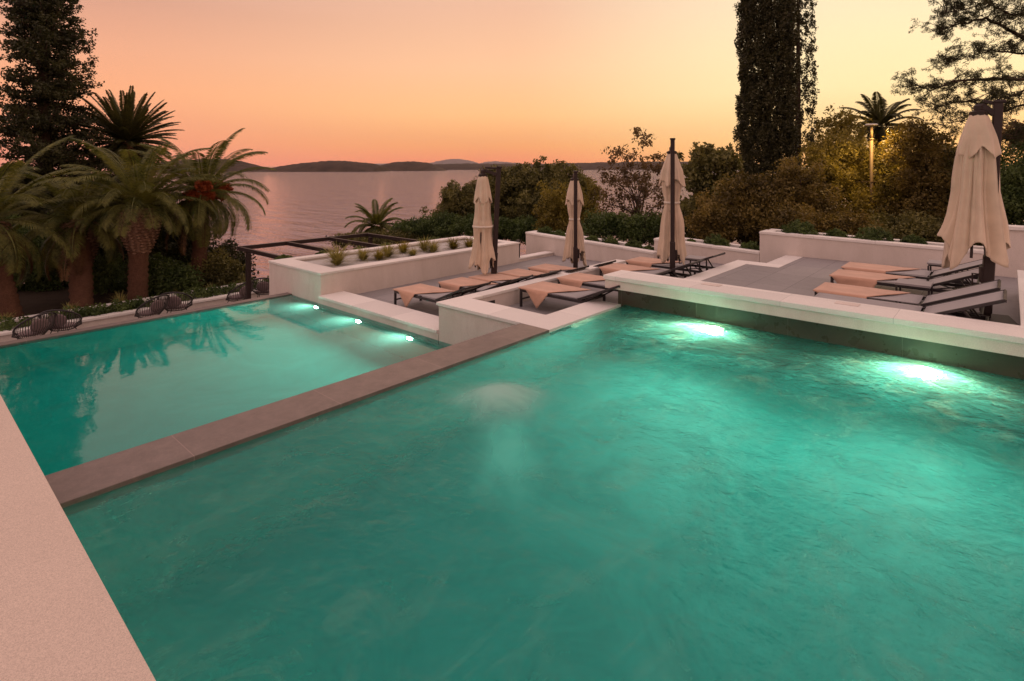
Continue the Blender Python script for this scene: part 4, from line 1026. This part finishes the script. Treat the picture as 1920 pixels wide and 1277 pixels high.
# drains
for (px, py, z, lb) in ((800,590,ZA,'small dark oval drain in the floor of the lower terrace'),):
    p = gb(px, py, z); q = MB(); q.tube([(0,0,0),(0,0,0.006)], 0.085, 20); o = q.build('floor_drain', M['metal'], None); o.location = (p.x, p.y, z+0.002); tag(o, lb, 'drain')
q = MB(); q.box(-0.13,0.13,-0.012,0,-0.03,0.03,0.003); o = q.build('wall_spout', M['metal']); o.location = (7.0, 6.718, -0.16); tag(o, 'dark slot outlet in the inner face of the middle terrace wall', 'outlet')

# ------------------------------------------------------------------ parasols
def make_parasol(loc, label, rot, tied, H=3.05, ctop=2.92, clen=2.05, off=0.42, rtop=0.31, rmid=0.28, rbot=0.44, seed=1, lean=0.055, waist=0.45, rw=0.15):
    """rot: direction in which the arm points from the mast"""
    root = empty('parasol', loc, rot, label, 'parasol', 'closed cantilever parasols')
    rnd = random.Random(seed)
    tx = -lean*H
    q = MB(); q.box(-0.30,0.30,-0.30,0.30,0.0,0.05,0.01); q.build('base_plate', M['metal2'], root)
    q = MB(); q.bar((0.0,0,0.05), (tx,0,H), 0.105, 0.085, 0.012, Vector((0,1,0)))
    q.bar((0.0+.001,0,H*.02+.05), (tx*.30,0,H*.30), 0.125, 0.11, 0.012, Vector((0,1,0)))
    q.bar((tx-.01,0,H-.01), (tx-.012,0,H+.03), 0.13, 0.11, 0.01, Vector((0,1,0)))
    q.build('mast', M['metal2'], root)
    cx = off + tx
    q = MB(); q.bar((tx+.04,0,H-.16), (cx-.02,0,ctop+.10), 0.07, 0.075, 0.008); q.bar((tx+.03,0,H-.02), (cx-.05,0,ctop+.16), 0.03, 0.04, 0.004)
    q.build('arm', M['metal2'], root)
    q = MB(); q.tube([(cx,0,ctop-.05),(cx,0,ctop+.01),(cx,0,ctop+.03),(cx,0,ctop+.09),(cx,0,ctop+.12)], [0.10,0.105,0.055,0.055,0.03], 16); q.build('hub', M['metal2'], root, False)
    # crank
    q = MB(); q.box(-0.02,0.06,-0.10,0.04,0.52,0.74,0.01); q.tube([(0.05,-0.08,0.62),(0.12,-0.14,0.62),(0.12,-0.14,0.44),(0.19,-0.19,0.44)], 0.011, 6)
    q.build('crank', M['metal2'], root)
    q = MB(); q.tube([(cx,0,ctop-.02),(cx-.01,0,ctop-clen*.85)], 0.024, 8); q.build('centre_pole', M['metal2'], root)
    nf = 8; ph = [rnd.uniform(-.22,.22) for _ in range(nf*2)]; am = [rnd.uniform(.7,1.35) for _ in range(nf)]
    def pleat(th, sharp):
        x = (th/(2*math.pi)*nf) % nf; i = int(x); fr = x-i
        fr = min(1, max(0, fr + 0.12*math.sin(ph[i]*9)*fr*(1-fr)*4))
        return (abs(math.sin(math.pi*fr))**sharp)*am[i]     # 0 at rib, 1 at panel middle
    def wob(th, z): return mnoise.noise(Vector((math.cos(th)*1.3+seed, math.sin(th)*1.3, z*1.6)))
    # main body
    def body(u, v_):
        th = 2*math.pi*u; z = v_*clen
        rm = np.interp(v_, [0,.08,.26,.30,.55,.8,1.0], [0.085,0.12,rtop*.80,rtop*.90,rmid,rbot*.83,rbot])
        if tied:
            g_ = math.exp(-((v_-waist)/0.10)**2) ; gl = math.exp(-((v_-waist)/0.28)**2)
            rm = rm*(1-0.25*gl); rm = rm*(1-g_)+rw*g_
        dp = np.interp(v_, [0,.2,.5,1], [0.03,0.20,0.30,0.26] if tied else [0.03,0.27,0.42,0.36])*(0.6 if tied and abs(v_-waist) < .06 else 1)
        pl_ = pleat(th, 0.8)
        r_ = rm*(1 - dp*pl_ + 0.13*dp*math.sin(nf*3*th+ph[0]*9+v_*3)) * (1+0.10*wob(th, z))
        zz = ctop-.03 - z
        if v_ > .72: zz += (v_-.72)/.28*((0.13 if tied else 0.22)*math.cos(4*th+ph[1]*6+seed) + 0.07*math.cos(3*th+seed*2) + 0.05*(pleat(th,1.4)-.5) + 0.10*wob(th*2, 3))
        tw = 0.10*v_
        return Vector((cx + r_*math.cos(th+tw)*1.0 + (0.05*v_ if not tied else 0), r_*math.sin(th+tw)*0.95, zz))
    q = MB(); q.grid(body, 144, 54, True); cn = q.build('canopy', M['canopy'], root, True)
    md = cn.modifiers.new('s','SOLIDIFY'); md.thickness = 0.006
    # vent cap, a second short layer
    cl_ = clen*0.29
    def cap(u, v_):
        th = 2*math.pi*u+.2; z = v_*cl_
        rm = np.interp(v_, [0,.15,.6,1.0], [0.085,0.12,rtop*.78,rtop*0.98])
        pl_ = pleat(th+.3, 0.9); dp = np.interp(v_, [0,.3,1], [0.03,0.14,0.24])
        r_ = rm*(1-dp*pl_)*(1+0.06*wob(th, z+5)); zz = ctop-.015-z
        if v_ > .6: zz += (v_-.6)/.4*(0.075*math.cos(4*th+seed)+0.03*(pl_-.5))
        return Vector((cx + r_*math.cos(th), r_*math.sin(th), zz))
    q = MB(); q.grid(cap, 128, 24, True); cp = q.build('vent_cap', M['canopy'], cn, True)
    md = cp.modifiers.new('s','SOLIDIFY'); md.thickness = 0.006
    for k in range(4):
        a = R(45)+k*math.pi/2+.3; r_ = rbot*.55
        q = MB(); q.bar((cx+math.cos(a)*.05, math.sin(a)*.05, ctop-.3), (cx+math.cos(a)*r_, math.sin(a)*r_, ctop-clen*1.04), 0.028, 0.02); q.build('rib', M['metal2'], root)
    if tied:
        q = MB(); zt = ctop-.03-waist*clen
        q.grid(lambda u, v_: Vector((cx+(rw*1.06+.012*math.sin(6*2*math.pi*u))*math.cos(2*math.pi*u), (rw*1.06)*math.sin(2*math.pi*u)*.98, zt+0.022-0.044*v_)), 40, 3, True)
        o = q.build('strap', M['strap'], cn, True); md = o.modifiers.new('s','SOLIDIFY'); md.thickness = 0.006
    return root
def on_ray(px, X):       # floor point on the ray of px with given X
    k = (px-960)/1056; return X, -X*(k*FW.x-RT.x)/(k*FW.y-RT.y)
# four parasols
def lat(px): return YAW - math.atan((px-960)/1056)
x_, y_ = on_ray(925, 9.27)
make_parasol((x_, -0 + abs(y_), ZA), 'tied parasol leftmost of the four, its mast to the right of the canopy', lat(925)+R(97), True, 2.74, 2.58, 2.02, 0.36, 0.215, 0.24, 0.34, 3, 0.045, 0.56, 0.215)
x_, y_ = on_ray(1079, 11.35)
make_parasol((x_, abs(y_), ZA), 'tied parasol seen from behind its mast before the garden wall gap', lat(1079)+R(4), True, 2.63, 2.45, 1.95, 0.40, 0.25, 0.26, 0.32, 4, 0.02, 0.50, 0.13)
x_, y_ = on_ray(1261, 11.05)
make_parasol((x_, abs(y_), ZB), 'tied parasol seen from behind its mast just left of the cypresses', lat(1261)+R(2), True, 3.05, 2.80, 2.25, 0.42, 0.29, 0.29, 0.34, 5, 0.012, 0.47, 0.16)
x_, y_ = on_ray(1848, 10.05)
make_parasol((x_, abs(y_), ZC), 'largest nearest parasol, untied and hanging full, on the right terrace', lat(1860)+R(100), False, 2.98, 2.85, 1.90, 0.21, 0.25, 0.26, 0.43, 6, 0.045)

# ------------------------------------------------------------------ boats
def boat(label, c, L_, yaw, big=False):
    root = empty('motor_boat', c, yaw, label, 'boat')
    q = MB(); q.grid(lambda u, v_: Vector(((v_-.5)*L_, (u-.5)*2*L_*.17*(math.sin(math.pi*min(1,(1-v_)*.9+.12))**.5), (abs(u-.5)*2)**2*L_*.10+L_*.02*v_)), 11, 16); q.build('hull', M['boat_w'], root, True)
    q = MB(); q.box(-L_*.25,L_*.15,-L_*.1,L_*.1,L_*.06,L_*(.22 if big else .12),0.01); q.build('cabin', M['boat_w'] if big else M['metal'], root)
    if big: q = MB(); q.tube([(0,0,L_*.2),(0,0,L_*1.0)], L_*.008, 6); q.build('mast', M['metal'], root)
    else: q = MB(); q.box(-L_*.52,-L_*.42,-L_*.05,L_*.05,0,L_*.2,0.01); q.build('outboard_motor', M['metal'], root)
    return root
p = gb(622, 445, -14); boat('small white dinghy with a dark outboard on the near sea', p, 2.6, R(-20))
p = gb(503, 319.5, -14); boat('distant white sailing yacht off the tip of the left island', p, 17, R(-60), True)
p = gb(517, 319.2, -14); boat('second distant white boat in front of the long island', p, 12, R(-50), True)

# ------------------------------------------------------------------ pool lights
def emit_mat(name, col, st):
    m, t, b = mat_new(name); b.inputs['Base Color'].default_value = (0.8,0.8,0.8,1); b.inputs['Emission Color'].default_value = col; b.inputs['Emission Strength'].default_value = st; return m
M['lens_hi'] = emit_mat('pool_lamp_lens', (1.0,0.88,0.50,1), 900)
M['lens_lo'] = emit_mat('pool_lamp_lens_small', (0.85,1.0,0.75,1), 40)
def pool_lamp(loc, label, group, r, mat, energy, col, tilt=0.0, spread=165):
    root = empty('pool_lamp', loc, 0, label, 'pool lamp', group)
    q = MB(); q.tube([(0,0,0),(-0.02,0,0),(-0.03,0,0)], [r*1.25,r*1.2,r*1.02], 24); q.build('rim', M['lamp_rim'], root)
    q = MB(); q.tube([(-0.031,0,0),(-0.036,0,0)], [r,r*.8], 24); q.build('lens', mat, root)
    ld = bpy.data.lights.new('lamp_beam', 'AREA'); ld.shape = 'DISK'; ld.size = 2*r; ld.energy = energy; ld.color = col; ld.spread = R(spread)
    lo = bpy.data.objects.new('lamp_beam', ld); link(lo, root); lo.location = (-0.05,0,0)
    lo.rotation_euler = Vector((-1,0,tilt)).to_track_quat('-Z','Y').to_euler()
    return root
for i, (yy, lb) in enumerate(((3.20,'bright underwater lamp under the raised ledge, the left one of the upper pool'), (0.72,'bright underwater lamp under the raised ledge, the right one of the upper pool'))):
    pool_lamp((XS-0.002, yy, -0.34), lb, 'underwater lamps of the upper pool', 0.065, M['lens_hi'], 118, (1.0,0.87,0.60), -0.05, 130)
for i, (yy, lb) in enumerate(((10.62,'underwater lamp of the lower pool farthest away, below the planter corner'), (9.10,'middle underwater lamp of the lower pool'), (7.58,'underwater lamp of the lower pool nearest the dividing rim'))):
    pool_lamp((XA, yy, -0.90), lb, 'underwater lamps of the lower pool', 0.075, M['lens_lo'], 32, (1.0,0.96,0.78), 0.0, 150)

# ------------------------------------------------------------------ air
hz = MB(); hz.box(-14000, 14000, -14000, 14000, -60, 900)
m = bpy.data.materials.new('evening_haze'); m.use_nodes = True; t = m.node_tree; t.nodes.clear()
o = t.nodes.new('ShaderNodeOutputMaterial'); pv = t.nodes.new('ShaderNodeVolumePrincipled')
pv.inputs['Color'].default_value = (0.9,0.82,0.84,1); pv.inputs['Density'].default_value = 0.000022; pv.inputs['Anisotropy'].default_value = 0.2
t.links.new(pv.outputs[0], o.inputs['Volume'])
ho = hz.build('haze', m); tag(ho, kind='stuff')

# ------------------------------------------------------------------ bubbling upwelling in the upper pool
m, t, b = mat_new('aerated_water'); t.nodes.remove(b)
o = t.nodes['Material Output']
c = t.nodes.new('ShaderNodeTexCoord'); sp = t.nodes.new('ShaderNodeVectorMath'); sp.operation = 'LENGTH'
mp = t.nodes.new('ShaderNodeMapping'); mp.inputs['Scale'].default_value = (1,1,0); t.links.new(c.outputs['Object'], mp.inputs[0]); t.links.new(mp.outputs[0], sp.inputs[0])
n1 = noise(t, c.outputs['Object'], 1.8, 5, 0.55, 0.8)
fac = t.nodes.new('ShaderNodeMapRange'); fac.interpolation_type = 'SMOOTHSTEP'
t.links.new(tmath(t, 'ADD', sp.outputs['Value'], tmath(t, 'MULTIPLY', tmath(t, 'SUBTRACT', n1, 0.5), 0.55)), fac.inputs[0])
fac.inputs[1].default_value = -0.05; fac.inputs[2].default_value = 0.66; fac.inputs[3].default_value = 0.80; fac.inputs[4].default_value = 0.0; fac.inputs[3].default_value = 0.86
tr = t.nodes.new('ShaderNodeBsdfTransparent'); df = t.nodes.new('ShaderNodeBsdfDiffuse'); df.inputs[0].default_value = (0.45,0.66,0.59,1)
tl = t.nodes.new('ShaderNodeBsdfTranslucent'); tl.inputs[0].default_value = (0.4,0.75,0.62,1)
m1 = t.nodes.new('ShaderNodeMixShader'); m1.inputs[0].default_value = 0.3; t.links.new(df.outputs[0], m1.inputs[1]); t.links.new(tl.outputs[0], m1.inputs[2])
m2 = t.nodes.new('ShaderNodeMixShader'); t.links.new(fac.outputs[0], m2.inputs[0]); t.links.new(tr.outputs[0], m2.inputs[1]); t.links.new(m1.outputs[0], m2.inputs[2]); t.links.new(m2.outputs[0], o.inputs[0])
fp = gb(940, 755, ZW)
q = MB(); q.grid(lambda u, v_: Vector((0.8*(1-v_)*math.cos(2*math.pi*u), 0.8*(1-v_)*math.sin(2*math.pi*u), 0.004+0.13*math.exp(-((0.8*(1-v_))/0.34)**2))), 64, 32, True)
fo = q.build('foam', m, None, True); fo.location = (fp.x, fp.y, ZW); tag(fo, kind='stuff')

m2_ = m.copy(); m2_.name = 'bubble_glow'  # glow of the lit jet, painted as a flat turquoise patch on the water
for nd in m2_.node_tree.nodes:
    if nd.type == 'BSDF_TRANSLUCENT': nd.inputs[0].default_value = (0.35,0.95,0.80,1)
    if nd.type == 'BSDF_DIFFUSE': nd.inputs[0].default_value = (0.20,0.85,0.70,1)
for nd in m2_.node_tree.nodes:
    if nd.type == 'MAP_RANGE': nd.inputs[1].default_value = 0.0; nd.inputs[2].default_value = 0.6; nd.inputs[3].default_value = 0.5
bp2 = gb(955, 848, ZW)
q = MB(); q.grid(lambda u, v_: Vector((0.6*(1-v_)*math.cos(2*math.pi*u), 0.6*(1-v_)*math.sin(2*math.pi*u), 0.012*v_)), 48, 16, True)
fo = q.build('bubble_glow_patch', m2_, None, True); fo.location = (bp2.x, bp2.y, ZW+0.003); fo.rotation_euler.z = YAW; fo.scale = (1.6, 0.60, 1); tag(fo, kind='stuff')
